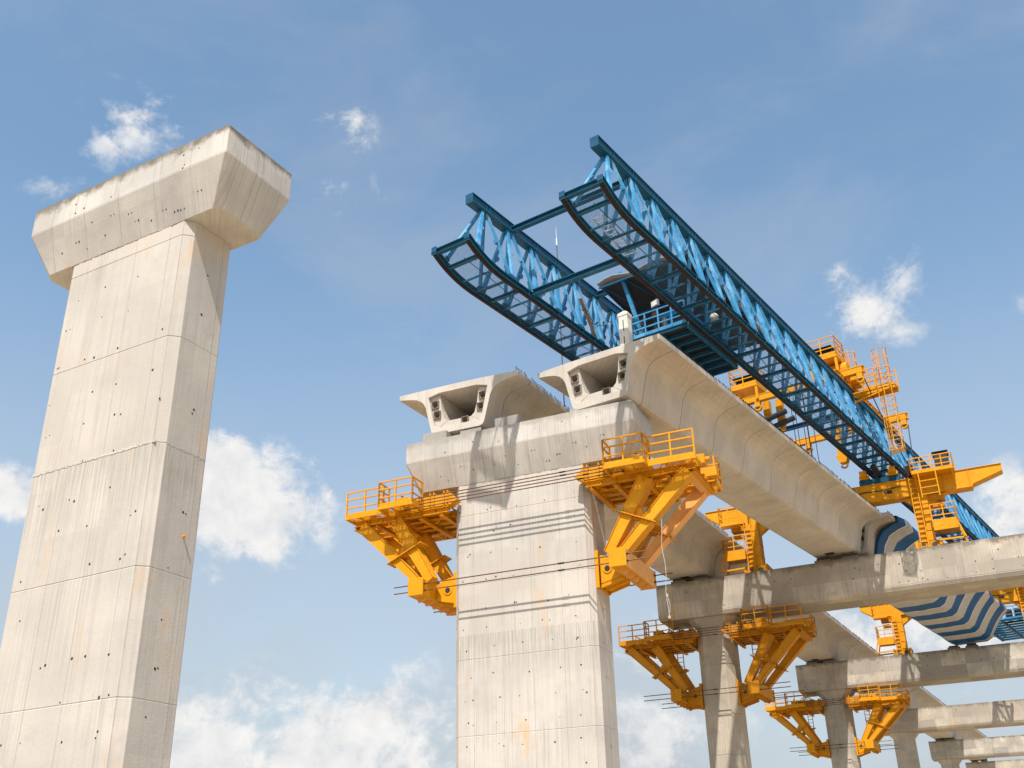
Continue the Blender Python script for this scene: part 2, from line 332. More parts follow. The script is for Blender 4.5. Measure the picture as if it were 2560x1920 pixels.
def shaft_mesh(W, y0, y1, ch, ztop, zbot, joints):
    m = MB().mat(CONC_A); rings = []; z = ztop
    rings.append(oct_ring(-W / 2, W / 2, y0, y1, ch, ztop))
    for j in joints:
        for dz, ins in ((.012, 0), (.006, .010), (-.006, .010), (-.012, 0)): rings.append(oct_ring(-W / 2 + ins, W / 2 - ins, y0 + ins, y1 - ins, ch, j + dz))
    rings.append(oct_ring(-W / 2, W / 2, y0, y1, ch, zbot)); m.loft(rings)
    holes(m, -W / 2 + .2, W / 2 - .4, y0, zbot + .5, ztop - .6, (1.15, .92), .034, pr=.9); holes(m, y0 + .45, y1 - .4, 0, zbot + .5, ztop - .8, (.8, 1.2), .034, .1, side=W / 2)
    return m
def tcap(L_, D, h1, h2, a, b, ch, mt):
    m = MB().mat(mt); x = L_ / 2; c0 = .03
    m.loft([oct_ring(-x, x, 0, D, c0, 0), oct_ring(-x, x, 0, D, c0, -h1 + .012), oct_ring(-x + .008, x - .008, .008, D - .008, c0, -h1), oct_ring(-x, x, 0, D, c0, -h1 - .012), oct_ring(-x + a, x - a, b, D - b, ch, -h1 - h2)])
    holes(m, -x + .3, x - .3, 0, -h1 + .12, -.15, (1.3, .34), .034, .3, pr=.6)
    m.mat(DARKHOLE)
    for k in range(13):
        px = -x + 1.0 + (2 * x - 2) * (k + random.uniform(.1, .9)) / 13; pz = random.uniform(-h1 - h2 + .25, -h1 - .3); py = b * (-pz - h1) / h2
        for j in range(random.choice((1, 2))): m.tube((px + j * .12, py + .03, pz), (px + j * .12, py - .006, pz - .002), random.uniform(.022, .036), 7)
    return m
GZ = -17.6
H1, H2, A_, B_ = .836, 1.278, .413, .388
def tpier(name, loc, rz, L_, D, W, joints, label, capmat):
    t = empty(name, loc, rz, label=label, cat='bridge pier', group='wide wall piers in the foreground')
    shaft_mesh(W, B_ + .003, D - B_ - .003, .218, -H1 - H2 - .004, -loc[2] - EYE - .3, joints).build('shaft', None, t, bevel=.012)
    cp_ = tcap(L_, D, H1, H2, A_, B_, .22, capmat).build('cap', None, t, bevel=.015)
    q = MB().mat(RUSTC); xx = -W / 2 + .1
    while xx < W / 2 - .25:
        ww = random.uniform(.05, .14); q.box(xx, xx + ww * .98, B_ - random.uniform(.0, .014), B_ + .04, -H1 - H2 - random.uniform(.012, .035), -H1 - H2 + random.uniform(-.008, .02)); xx += ww
    q.build('joint_grout', None, cp_)
    return t
P1 = tpier('bridge_pier', (-21.447, 12.459, 17.765), .114, 7.29, 2.439, 4.487, (-2.56, -5.46, -8.23, -11.14, -13.9),
           'free-standing T-shaped concrete pier on the left with nothing on its flared cap', CONC_CAP)
P2 = tpier('bridge_pier', (-22.513, 31.563, 17.277), .203, 10.0, 2.695, 5.809, (-3.45, -6.3, -9.16, -11.93),
           'wide T-shaped concrete pier carrying the open ends of two box girders', CONC_CAP2)
# a rough cold joint on the first pier, one orange plug on its side
m = MB().mat(CONC_CAP)
for i in range(150):
    x = -2.05 + i * .0275; m.box(x, x + random.uniform(.02, .06), B_ - random.uniform(.002, .010), B_ + .03, -8.23 - random.uniform(.0, .03), -8.23 + random.uniform(.0, .06))
m.build('mortar_ridge', None, P1); m = MB().mat(CONC_CAP)
for i in range(38):
    y = .64 + i * .0305; m.box(2.22, 2.2435 + random.uniform(.001, .006), y, y + .04, -8.23 - random.uniform(.0, .05), -8.23 + random.uniform(.0, .04))
m.build('mortar_ridge', None, P1)
MB().mat(YEL).tube((2.20, 1.45, -10.25), (2.33, 1.44, -10.23), .03, 8).build('formwork_plug', None, P1)
def plinth(par, x0, x1, y0, y1, z1, mt=CONC_CAP2): MB().mat(mt).box(x0, x1, y0, y1, .0, z1).build('bearing_plinth', None, par, bevel=.02)
plinth(P2, -4.28, -3.15, .12, .95, .40); plinth(P2, -2.7, -1.72, .5, 1.3, .40); plinth(P2, -.93, .16, .14, 1.0, .45); plinth(P2, 2.3, 3.3, .35, 1.2, .28); plinth(P2, 3.6, 4.4, .35, 1.2, .28)

# portal piers behind
PH = .172; DX, DY = -3.33, 30.129; HB, DB = 2.223, 2.859
def portal(i, cs, label, Lb=31.0, pads=()):
    loc = (-30.15 + DX * i, 57.015 + DY * i, 17.217 - .006 * i)
    t = empty('portal_pier', loc, PH, label=label, cat='bridge pier', group='portal piers receding to the right')
    m = MB().mat(CONC_B); c = .035
    m.loft([oct_ring(0, Lb, 0, DB, c, 0), oct_ring(0, Lb, 0, DB, c, -HB + .30), oct_ring(.012, Lb, .012, DB, c, -HB + .285), oct_ring(.012, Lb, .012, DB, c, -HB + .26), oct_ring(0.0, Lb, 0.0, DB, c, -HB + .245), oct_ring(.05, Lb - .05, .10, DB - .10, .05, -HB)])
    holes(m, .3, Lb - .3, 0, -HB + .45, -.2, (1.25, .62), .045, .3, pr=.6)
    m.build('crossbeam', None, t, bevel=.02)
    for k, c0 in enumerate((cs, Lb - cs)):
        y0, y1 = .38, 2.48; x0, x1 = c0 - 1.05, c0 + 1.05; zt = -HB - .004
        m = MB().mat(CONC_COL)
        rg = [oct_ring(x0 - .42, x1 + .42, y0 - .15, y1 + .15, .45, zt), oct_ring(x0 - .42, x1 + .42, y0 - .15, y1 + .15, .45, zt - .12), oct_ring(x0, x1, y0, y1, .42, zt - .62)]
        for j in (-5.07, -7.9, -10.14, -13):
            for dz, ins in ((.022, 0), (.012, .018), (-.012, .018), (-.022, 0)): rg.append(oct_ring(x0 + ins, x1 - ins, y0 + ins, y1 - ins, .42, j + dz))
        rg.append(oct_ring(x0, x1, y0, y1, .42, -loc[2] - EYE - .3)); m.loft(rg)
        holes(m, x0 + .5, x1 - .5, y0, -14, -3.4, (.9, 1.3), .03)
        m.build('column', None, t, bevel=.015)
    for (a, b) in pads:
        for s0, s1 in ((a, a + .95), (b - .95, b)):
            MB().mat(CONC_B).box(s0, s1, .14, 1.2, .0, .17).build('bearing_plinth', None, t, bevel=.02)
            MB().mat(STEEL).box(s0 + .12, s1 - .12, .22, 1.0, .17, .29).build('bearing_pad', None, t)
    return t
P3 = portal(0, 3.15, 'nearest portal pier, its long beam carrying the yellow frame with tapered arms', pads=((.95, 3.35), (9.75, 12.25)))
P4 = portal(1, 2.75, 'second portal pier, carrying the far end of the striped tarpaulin', pads=((.9, 3.3), (12.2, 14.5)))
P5 = portal(2, 2.25, 'third portal pier, no brackets on its column', pads=((.9, 3.2),))
P6 = portal(3, 2.0, 'fourth portal pier from the wide middle pier', pads=((.9, 3.2),))
P7 = portal(4, 1.9, 'farthest portal pier, low in the bottom right corner', pads=((.9, 3.2),))

# ------------------------------------------------------------------ box girders
HALF = [(0, 0), (1.02, 0), (1.17, .045), (1.25, .17), (1.48, 1.10), (1.535, 1.34), (1.64, 1.55), (1.80, 1.71), (2.02, 1.82), (2.35, 1.90), (2.84, 1.965), (2.85, 2.17), (2.84, 2.19), (1.4, 2.215), (0, 2.23)]
PROF = HALF + [(-x, z) for x, z in HALF[-2:0:-1]]
HOLE = [(1.02, .30), (1.13, .45), (1.355, 1.55), (1.41, 1.80), (.9, 1.93), (-.9, 1.93), (-1.41, 1.80), (-1.355, 1.55), (-1.13, .45), (-1.02, .30)]
def seg_mesh(y0, y1, skew=0.0, hollow=False, mt=CONC_G):
    m = MB().mat(mt)
    if not hollow: return m.loft([[(x, y0 + skew * x, z) for x, z in PROF], [(x, y1, z) for x, z in PROF]])
    def ring(pts, y, sk): return [m.bm.verts.new((x, y + sk * x, z)) for x, z in pts]
    o0, o1, h0, h1 = ring(PROF, y0, skew), ring(PROF, y1, 0), ring(HOLE, y0, skew), ring(HOLE, y1, 0)
    for a, b in ((o0, o1), (h0, h1)):
        for i in range(len(a)): m.face([a[i], a[(i + 1) % len(a)], b[(i + 1) % len(a)], b[i]])
    for o, h in ((o0, h0), (o1, h1)):
        ed = []
        for r in (o, h):
            for i in range(len(r)):
                e = m.bm.edges.get((r[i], r[(i + 1) % len(r)])) or m.bm.edges.new((r[i], r[(i + 1) % len(r)])); ed.append(e)
        bmesh.ops.triangle_fill(m.bm, edges=ed, use_beauty=True)
    return m
def rebar(y0, y1, side):
    m = MB().mat(RUST); y = y0 + .12
    while y < y1 - .1:
        x = side * 2.80; l = random.uniform(-.03, .03)
        m.poly([(x, y - .05, 2.17), (x + l, y - .055, 2.30), (x + l, y, 2.345), (x + l, y + .055, 2.30), (x, y + .05, 2.17)], .011, 4); y += .21
    m.bar((side * 2.80, y0 + .05, 2.20), (side * 2.80, y1 - .05, 2.20), .012, .012)
    return m
def girder(loc, hd, gs, cuts, label, near_open=False, skew=0.0, bars=True):
    t = empty('box_girder_span', loc, -hd, label=label, cat='box girder', group='concrete box girder spans')
    t.rotation_euler = (math.atan(gs), 0, -hd)
    for i, (a, b) in enumerate(zip(cuts, cuts[1:])):
        g0 = .0 if i == 0 else .018
        o = seg_mesh(a + g0, b - .018, skew if i == 0 else 0, near_open and i < 2).build('segment', None, t, bevel=.012)
        if bars: rebar(a + .1, b - .1, 1).build('rebar_loops', None, o)
        if near_open and i == 0: rebar(a + .1, b - .1, -1).build('rebar_loops', None, o)
    if near_open:
        sk = lambda x, y: (x, y + skew * x)
        def pr(pts, y0, y1):
            m = MB().mat(CONC_G); m.loft([[(x, y0 + skew * x, z) for x, z in pts], [(x, y1 + skew * x, z) for x, z in pts]]); return m
        d0, d1 = .14, 2.3
        for s in (1, -1):
            pts = [(s * 1.03, .30), (s * 1.13, .45), (s * 1.355, 1.55), (s * 1.405, 1.795), (s * .92, 1.90), (s * .84, 1.2), (s * .72, .74), (s * .56, .60)]
            pr(pts, d0, d1).build('anchor_block', None, t, bevel=.01)
        pr([(-1.0, .302), (1.0, .302), (.56, .598), (-.56, .598)], d0, d1).build('end_sill', None, t, bevel=.01)
        for (x, z) in ((-1.13, 1.45), (-1.03, .95), (1.13, 1.45), (1.03, .95), (.30, .44)):
            y = d0 + skew * x; s = .15
            fr = MB().mat(CONC_CAP)
            for q in ((x - s - .025, x - s, z - s - .025, z + s + .025), (x + s, x + s + .025, z - s - .025, z + s + .025), (x - s, x + s, z + s, z + s + .025), (x - s, x + s, z - s - .025, z - s)):
                fr.box(q[0], q[1], y - .07, y + .02, q[2], q[3])
            fr.mat(RUSTC).box(x - s, x + s, y - .012, y + .02, z - s, z + s)
            an = fr.build('anchor_pocket', None, t)
            h = MB().mat(RUST).tube((x, y, z), (x, y - .06, z), .115, 14)
            h.mat(DARKHOLE)
            for k in range(7):
                r = 0 if k == 0 else .068; h.tube((x + r * math.cos(k), y - .05, z + r * math.sin(k)), (x + r * math.cos(k), y - .075, z + r * math.sin(k)), .02, 6)
            h.build('anchor_head', None, an)
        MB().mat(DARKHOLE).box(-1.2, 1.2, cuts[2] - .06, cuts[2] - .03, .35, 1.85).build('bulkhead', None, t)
        rs = random.Random(5); sc_ = MB().mat(DARKHOLE)      # faint handwriting on the inner wall, too smudged to read
        for r_i in range(3):
            for k in range(9 - r_i * 2):
                yy = .55 + k * .085 + skew * -.8; zz = 1.25 - r_i * .13; a0 = rs.uniform(-.04, .04)
                xw = -.836 + (1.2 - zz) * .26; sc_.bar((xw, yy, zz), (xw, yy + .05, zz + a0), .01, .012)
                sc_.bar((xw, yy + .02, zz - .03), (xw, yy + .03, zz + .04), .01, .012)
        sc_.build('scribble', None, t) if skew else sc_.bm.free()
    # inspection recess in the soffit by the far bearing
    return t
cr = [0, 1.25] + [1.25 + 3.24 * k for k in range(1, 9)] + [27.75]
GR1 = girder((-18.97, 32.45, 17.46), -.018, .0076, cr, 'largest box girder, running under the blue trusses from the wide pier', True)
MB().mat(DARKHOLE).box(-.42, .1, 26.2, 26.65, -.02, .01).build('drain_recess', None, GR1)
LH = -.111
lx = lambda y: -25.36 + math.tan(LH) * (y - 31.45)
cl = [0, 1.3] + [1.3 + 3.2 * k for k in range(1, 9)] + [27.78]
def lgirder(y0, n, label, z, near=False, cuts=None):
    return girder((lx(y0), y0, z), LH, -.004 if near else 0, cuts or [30.27 / n * k for k in range(n + 1)], label, near, .09 if near else 0)
GL1 = lgirder(31.45, 9, 'box girder on the left half of the wide pier, beside the largest one', 17.72, True, cl)
GL2 = lgirder(59.10, 9, 'concrete box girder between the nearest and second portal piers', 17.52)
GL3 = lgirder(89.22, 9, 'box girder between the second and third portal piers', 17.52)
GL4 = lgirder(119.34, 9, 'box girder between the third and fourth portal piers', 17.5)
GL5 = lgirder(149.46, 9, 'farthest box girder, beyond the fourth portal pier', 17.5)
for gq, yy in ((GL1, 26.3), (GL2, 28.2), (GL3, 28.2), (GL4, 28.2)): MB().mat(DARKHOLE).box(-.42, .1, yy, yy + .45, -.02, .01).build('drain_recess', None, gq)

# the next span, still hanging, wrapped in tarpaulin
c2 = [0, 1.6] + [1.6 + 3.1 * k for k in range(1, 10)]
GR2 = girder((-19.25, 60.75, 17.85), -.018, -.002, c2, 'box girder beyond the nearest portal pier, mostly wrapped in striped tarpaulin', True, bars=True)
def tarp(par_loc, y0, y1):
    t = MB().mat(TARP); rings = []
    n = int((y1 - y0) / .28)
    for i in range(n + 1):
        y = y0 + (y1 - y0) * i / n; r = []
        bl = min(1.0, max(0.0, (y - 5) / 5)); mxp = lambda a, b: (a[0] + (b[0] - a[0]) * bl, a[1] + (b[1] - a[1]) * bl)
        pts = [(2.93, 2.30), (2.95, 1.93), mxp((2.5, 1.80), (2.62, 1.62)), mxp((1.95, 1.52), (2.28, 1.2)), mxp((1.60, 1.0), (1.92, .72)), mxp((1.32, .1), (1.50, .12)), (1.14, -.08), (.5, -.10), (0, -.11)]
        pts = pts + [(-x, z) for x, z in pts[-2::-1]] + [(-1.6, 2.32), (0, 2.34), (1.6, 2.32)]
        for k, (x, z) in enumerate(pts):
            fl = min(k, 16 - k) if k < 17 else 0; sag = .012 * math.sin(y * .95 + fl * .2) + .010 * math.sin(y * 2.6 + fl * .5 + math.sin(y)) + .06 * abs(math.sin(y * .48)) * (fl not in (3, 4, 7))
            q = Vector((x, z - .9)); gr = min(1.0, (y - y0) / 1.5); q = q * (1 + .006 + (.03 + sag * .38) * gr); r.append((q.x, y, q.y + .9))
        rings.append(r)
    t.loft(rings, cap=False); return t
TP = tarp(None, 1.3, 29.7).build('tarpaulin', None, None, smooth=True)
TP.location = (-19.25, 60.75, 17.83 + EYE); TP.rotation_euler = (math.atan(-.002), 0, .018)
tag(TP, 'shiny tarpaulin with broad blue and silver stripes wrapped round the hanging girder', 'tarpaulin')
sol = TP.modifiers.new('thickness', 'SOLIDIFY'); sol.thickness = .02

# white concrete post on the big girder
PT = 1.5; t = MB().mat(WHT); t.box(-.2, .2, -.18, .18, 0, PT)
t.loft([[(-.23, -.2, PT), (.23, -.2, PT), (.23, .2, PT), (-.23, .2, PT)], [(-.23, -.2, PT + .12), (.23, -.2, PT + .12), (.23, .2, PT + .12), (-.23, .2, PT + .12)], [(-.02, -.02, PT + .3), (.02, -.02, PT + .3), (.02, .02, PT + .3), (-.02, .02, PT + .3)]])
t.mat(CONC_CAP).box(-.03, .03, -.184, -.17, .12, .55).box(-.03, .03, -.184, -.17, .8, 1.3)
o = t.build('concrete_post', None, None, bevel=.015); o.location = (-17.72, 32.75, 19.55 + EYE); o.rotation_euler = (0, 0, .05)
tag(o, 'short white concrete post with pointed top at the front end of the big girder', 'post')
t = MB().mat(STEEL).tube((0, 0, 0), (.0, 0, 9.0), .026, 8, .02); t.mat(ALU).tube((0, 0, 9.0), (0, 0, 9.4), .06, 10); t.tube((0, 0, 9.4), (0, 0, 10.1), .022, 8, .006)
t.box(-.15, .15, -.15, .15, 0, .03)
o = t.build('lightning_rod', None, None); o.location = (-23.35, 36.75, 19.93 + EYE); tag(o, 'tall thin grey mast with pointed tip rising behind the left truss', 'mast')

# ------------------------------------------------------------------ yellow pier brackets
def rail(parent, pts, h=1.05, post=.75, mt=YEL, name='railing', rr=.027):
    m = MB().mat(mt); pts = [Vector(p) for p in pts]
    for a, b in zip(pts, pts[1:]):
        n = max(1, round((b - a).length / post))
        for i in range(n + 1):
            p = a.lerp(b, i / n); m.bar(p, p + Vector((0, 0, h)), rr * 2.1, rr * 2.1)
        for z in (.36, .70, 1.0): m.bar(a + Vector((0, 0, h * z)), b + Vector((0, 0, h * z)), rr * 1.9, rr * 1.9)
        m.bar(a + Vector((0, 0, .07)), b + Vector((0, 0, .07)), .012, .15)
    return m.build(name, None, parent)
def walkway(par, x0, x1, y0, y1, z, rails, mt=YEL, h=1.05, under=True):
    m = MB().mat(mt)
    for a, b in (((x0, y0), (x1, y0)), ((x0, y1), (x1, y1))): m.bar((*a, z - .06), (*b, z - .06), .06, .12)
    for a, b in (((x0, y0), (x0, y1)), ((x1, y0), (x1, y1))): m.bar((*a, z - .06), (*b, z - .06), .06, .118)
    n = max(2, round(abs(x1 - x0) / .55))
    for i in range(n):
        xa = x0 + (x1 - x0) * i / n; xb = x0 + (x1 - x0) * (i + 1) / n
        m.bar((xa, y0 if i % 2 else y1, z - .09), (xb, y1 if i % 2 else y0, z - .09), .04, .05)
        if i: m.bar((xa, y0, z - .08), (xa, y1, z - .08), .04, .07)
    f = m.build('walkway', None, par)
    g_ = MB().mat(YELMESH); v = [g_.bm.verts.new(p) for p in ((x0 + .03, y0 + .03, z + .004), (x1 - .03, y0 + .03, z + .004), (x1 - .03, y1 - .03, z + .004), (x0 + .03, y1 - .03, z + .004))]; g_.face(v)
    g_.build('grating', None, f)
    for pts in rails: rail(f, [(x, y, z) for x, y in pts], h, mt=mt)
    return f
def bracket(S):
    t = empty('pier_bracket', (0, 0, 0), 0)
    X = lambda q: S * q
    def arm(q0, w0, q1, w1, v, wd=.5, dp=.42, mt=YEL):
        m = MB().mat(mt); d = Vector((X(q1 - q0), 0, w1 - w0)).normalized(); nrm = Vector((d.z, 0, -d.x)); p = Vector((X(q0), v, w0)); q = Vector((X(q1), v, w1)); y = Vector((0, 1, 0))
        t0 = wd * .36; t1 = wd * .56
        def ring(c, h): return [c - nrm * h - y * dp / 2, c + nrm * h - y * dp / 2, c + nrm * h + y * dp / 2, c - nrm * h + y * dp / 2]
        m.loft([ring(p, t0), ring(q, t1)])
        # raised flange lips along both edges
        for s in (1, -1):
            m.bar(p + nrm * s * (t0 + .004), q + nrm * s * (t1 + .004), dp + .07, .024, nrm)
        return m.build('arm', None, t)
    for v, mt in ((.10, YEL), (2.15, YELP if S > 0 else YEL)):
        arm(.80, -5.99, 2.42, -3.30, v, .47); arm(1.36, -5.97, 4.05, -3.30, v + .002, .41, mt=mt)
        m = MB().mat(YEL); p = Vector((X(1.18), v, -4.42)); q = Vector((X(2.72), v, -5.12)); m.bar(p, q, .66, .035, (0, 0, 1)); m.mat(STEEL)
        for i in range(12):
            c = p.lerp(q, (i + .5) / 12)
            for yy in (-.27, .27): m.tube(c + Vector((0, yy, -.05)), c + Vector((0, yy, .05)), .018, 6)
        m.build('splice_plate', None, t)
        m = MB().mat(YEL); m.prism([(X(1.5), -4.75), (X(2.35), -4.98), (X(2.15), -4.45), (X(1.85), -4.3)], 'y', v - .12, v + .12); m.build('gusset', None, t)
    # base
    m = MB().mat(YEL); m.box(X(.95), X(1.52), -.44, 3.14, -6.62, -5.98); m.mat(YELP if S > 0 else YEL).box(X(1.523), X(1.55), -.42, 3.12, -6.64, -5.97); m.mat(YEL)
    for v in (-.45, 3.15): m.box(X(.92), X(1.58), v - .012, v + .012, -6.64, -5.95)
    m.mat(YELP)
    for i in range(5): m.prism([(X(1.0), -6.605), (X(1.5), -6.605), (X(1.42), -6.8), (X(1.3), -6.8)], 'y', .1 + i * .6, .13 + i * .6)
    m.build('base_beam', None, t, bevel=.012)
    m = MB().mat(YEL)
    kv = .70 if S < 0 else .82
    m.prism([(X(.14), -5.72), (X(.6), -5.85), (X(.94), -6.02), (X(.94), -6.6), (X(.62), -6.72), (X(.14), -6.82)], 'y', kv, kv + .36); m.tube((X(.42), kv - .03, -6.28), (X(.42), kv + .05, -6.28), .19, 18)
    m.mat(DARKHOLE); m.tube((X(.42), kv - .045, -6.28), (X(.42), kv - .032, -6.28), .11, 14); m.build('knuckle', None, t, bevel=.01)
    MB().mat(YEL).prism([(X(.14), -5.72), (X(.94), -6.02), (X(.94), -6.6), (X(.14), -6.82)], 'y', 1.5, 1.84).build('knuckle', None, t, bevel=.01)
    m = MB().mat(YEL); m.prism([(X(.14), -6.90), (X(.14), -6.83), (X(.94), -6.61), (X(.94), -6.66)], 'y', .84, 1.86)
    for v in (.84, 1.3, 1.8): m.prism([(X(.14), -6.98), (X(.14), -6.89), (X(.94), -6.65), (X(.94), -6.76)], 'y', v, v + .05)
    m.build('underside_plate', None, t)
    m = MB().mat(YEL); m.box(X(.0), X(.05), .64, 1.95, -7.0, -5.58); m.box(X(.05), X(.13), .64, .69, -7.0, -5.58); m.box(X(.05), X(.13), 1.90, 1.95, -7.0, -5.58)
    m.mat(STEEL)
    for z in (-5.8, -6.3, -6.85):
        for v in (.71, 1.82): m.box(X(.05), X(.13), v, v + .06, z, z + .1)
    m.build('wall_pad', None, t)
    # top beams
    for v in (-.12, 1.98):
        m = MB().mat(YEL); m.box(X(-.12), X(2.35), v, v + .42, -3.02, -2.55)
        m.prism([(X(-.12), -2.62), (X(-.12), -2.98), (X(-.36), -2.86), (X(-.36), -2.78)], 'y', v + .02, v + .40) if v < 0 else None
        for i in range(6):
            q = (.0, .16, .62, .80, 1.30, 1.48)[i]; m.box(X(q), X(q + .045), v - .07, v + .49, -3.10, -2.42 if i < 4 else -2.5)
            m.mat(STEEL)
            for z in (-2.95, -2.8, -2.65): m.box(X(q + .055), X(q + .085), v - .022, v - .001, z, z + .04)
            m.mat(YEL)
        m.build('main_beam', None, t, bevel=.01)
    m = MB().mat(YEL); m.box(X(1.75), X(2.35), -.34, 2.9, -2.98, -2.5)
    m.box(X(1.72), X(2.38), -.36, -.335, -3.02, -2.46); m.mat(STEEL).tube((X(2.02), -.37, -2.72), (X(2.02), -.40, -2.72), .09, 14).tube((X(2.15), -.1, -2.5), (X(2.15), -.1, -2.3), .06, 8)
    m.build('cross_beam', None, t, bevel=.012)
    for v in (-.0, .62, 1.25, 1.75, 2.35):
        m = MB().mat(YEL); m.ibeam((X(.05), v, -3.18), (X(4.35), v, -3.18), .2, .24, t=.03, ribs=.6); m.build('floor_joist', None, t)
    m = MB().mat(YEL)
    for q in (.3, 1.25, 2.4, 3.3, 4.3): m.ibeam((X(q), -.15, -3.38), (X(q), 2.62, -3.38), .18, .15, t=.02)
    m.bar((X(.3), 0, -3.3), (X(1.25), 1.2, -3.3), .06, .05); m.bar((X(2.4), 0, -3.3), (X(3.3), 2.3, -3.3), .06, .05)
    m.build('floor_frame', None, t)
    m = MB().mat(YELP); m.bar((X(4.1), 0, -3.45), (X(4.1), 2.4, -3.45), .24, .2); m.build('head_beam', None, t)
    # walkways with railings
    walkway(t, X(1.15), X(2.70), -1.05, -.20, -2.98, [[(X(1.15), -.22), (X(1.15), -1.03), (X(2.70), -1.03), (X(2.70), -.22)]])
    walkway(t, X(2.74), X(4.50), -.62, .25, -3.0, [[(X(2.74), -.60), (X(4.5), -.60)]])
    walkway(t, X(1.15), X(2.70), 2.95, 3.70, -2.98, [[(X(1.15), 3.68), (X(2.70), 3.68)]])
    walkway(t, X(2.74), X(4.50), 2.35, 3.30, -3.0, [[(X(2.74), 3.28), (X(4.5), 3.28), (X(4.5), 2.4)]])
    m = MB().mat(YEL); m.box(X(3.9), X(4.62), .3, .75, -3.0, -2.62); m.tube((X(4.60), .5, -2.8), (X(4.78), .5, -2.8), .10, 12, up=(0, 1, 0)); m.build('jack_housing', None, t, bevel=.02)
    m = MB().mat(YEL); m.box(X(4.0), X(4.70), 1.75, 2.2, -3.0, -2.62); m.build('jack_housing', None, t, bevel=.02)
    return t
BL = bracket(-1); BR = bracket(1)
BG = 'yellow brackets clamped to the pier tops'
def place(b, P, half, dz, cu, label, first):
    o = b if first else copy_tree(b)
    rz = P.rotation_euler[2]; S = -1 if b is BL else 1
    off = Matrix.Rotation(rz, 3, 'Z') @ Vector((cu + S * half, 0, 0))
    o.location = (P.location[0] + off.x, P.location[1] + off.y, P.location[2] + dz); o.rotation_euler = (0, 0, rz)
    if not first:
        st = [o]
        while st:
            q = st.pop(); st += [x for x in COL.objects if x.parent == q]
            if q.type == 'MESH':
                for sl in q.material_slots:
                    if sl.material in (YEL, YELP): sl.link = 'OBJECT'; sl.material = YELA if P is P3 else YEL
    tag(o, label, 'pier bracket', BG); return o
place(BL, P2, 2.905, 0, 0, 'big yellow bracket on the left side of the wide T-shaped pier', True)
place(BR, P2, 2.905, 0, 0, 'largest yellow bracket, on the right side of the wide T-shaped pier', True)
B3L = place(BL, P3, 1.055, -.42, 3.15, 'yellow bracket on the left of the column under the nearest portal beam', False)
B3R = place(BR, P3, 1.055, -.42, 3.15, 'yellow bracket on the right of the column under the nearest portal beam', False)
B4L = place(BL, P4, 1.055, -.42, 2.75, 'small yellow bracket left of the second portal column', False)
B4R = place(BR, P4, 1.055, -.42, 2.75, 'small yellow bracket right of the second portal column, with bright sunlit arms', False)

# tie rods through the bracket pairs
def rods(P, cu, half, dz, upto, lowto, where):
    rz = P.rotation_euler[2]; R3 = Matrix.Rotation(rz, 3, 'Z')
    names = [('topmost', -.40, -2.64, 1), ('second', -.44, -2.79, 1), ('third', -.48, -2.94, 1), ('lowest', -.52, -3.09, 1)]
    lows = [('upper', -.28, -6.17, 0), ('lower', -.28, -6.43, 0), ('upper rear', 3.0, -6.17, 0), ('lower rear', 3.0, -6.43, 0)]
    for nm, v, z, up in names + lows:
        e = upto if up else lowto
        p = R3 @ Vector((cu - half - e, v, z + dz)); q = R3 @ Vector((cu + half + (e if not up else 1.75), v, z + dz)); c = P.location
        a = (c[0] + p.x, c[1] + p.y, c[2] + p.z); b = (c[0] + q.x, c[1] + q.y, c[2] + q.z); mid = (Vector(a) + Vector(b)) / 2
        m = MB().mat(ROD).tube(Vector(a) - mid, Vector(b) - mid, .024, 8)
        d = (Vector(b) - Vector(a)).normalized(); m.mat(STEEL)
        for k in (half + .97, half + 1.56) if not up else (half + 1.72,):
            for s in (-1, 1):
                cc_ = d * (s * k) if not up else d * (s * k); m.tube(cc_ - d * .05, cc_ + d * .05, .05, 6)
        ko = (half - 1.0) if not up else (half - .6 + random.uniform(-.5, 1.2)); m.mat(RUST).tube(d * (ko - .12), d * (ko + .12), .034, 8)
        o = m.build('tie_rod', None, None); o.location = mid
        tag(o, ('%s of four brown rods between bracket tops on %s' if up else '%s rod between bracket feet on %s') % (nm, where), 'tie rod', 'tie rods clamping the brackets')
rods(P2, 0, 2.905, 0, 1.75, 2.3, 'the wide T-shaped pier'); rods(P3, 3.15, 1.055, -.42, 1.75, 3.3, 'the nearest portal column'); rods(P4, 2.75, 1.055, -.42, 1.75, 3.0, 'the second portal column')
# ladders hanging under the small brackets, cable loops
def ladder(name, L_, w_=.42, step=.3, mt=YELD, r=.022):
    m = MB().mat(mt)
    for s in (-1, 1): m.bar((s * w_ / 2, 0, 0), (s * w_ / 2, 0, -L_), r * 2, r * 2.6)
    z = -.15
    while z > -L_ + .05: m.bar((-w_ / 2, 0, z), (w_ / 2, 0, z), r * 1.5, r * 1.5); z -= step
    return m
for b, nm in ((B3L, 'left'), (B3R, 'right'), (B4L, 'left'), (B4R, 'right')):
    S = -1 if nm == 'left' else 1; m = MB().mat(YELD)
    for s in (-1, 1): m.bar((S * 1.25 + s * .18, 1.1, -3.4), (S * 1.25 + s * .18, 1.1, -5.3), .045, .05)
    for k in range(7): m.bar((S * 1.25 - .18, 1.1, -3.6 - k * .27), (S * 1.25 + .18, 1.1, -3.6 - k * .27), .035, .035)
    m.build('ladder', None, b)
    m = MB().mat(BLK)
    for k in range(3):
        x0 = S * (1.2 + k * .16); m.poly([(x0 + S * .35 * math.cos(a_), .9, -2.5 + .42 * math.sin(a_)) for a_ in [math.pi * j / 8 for j in range(9)]], .022, 5)
    m.build('hose_loop', None, b)
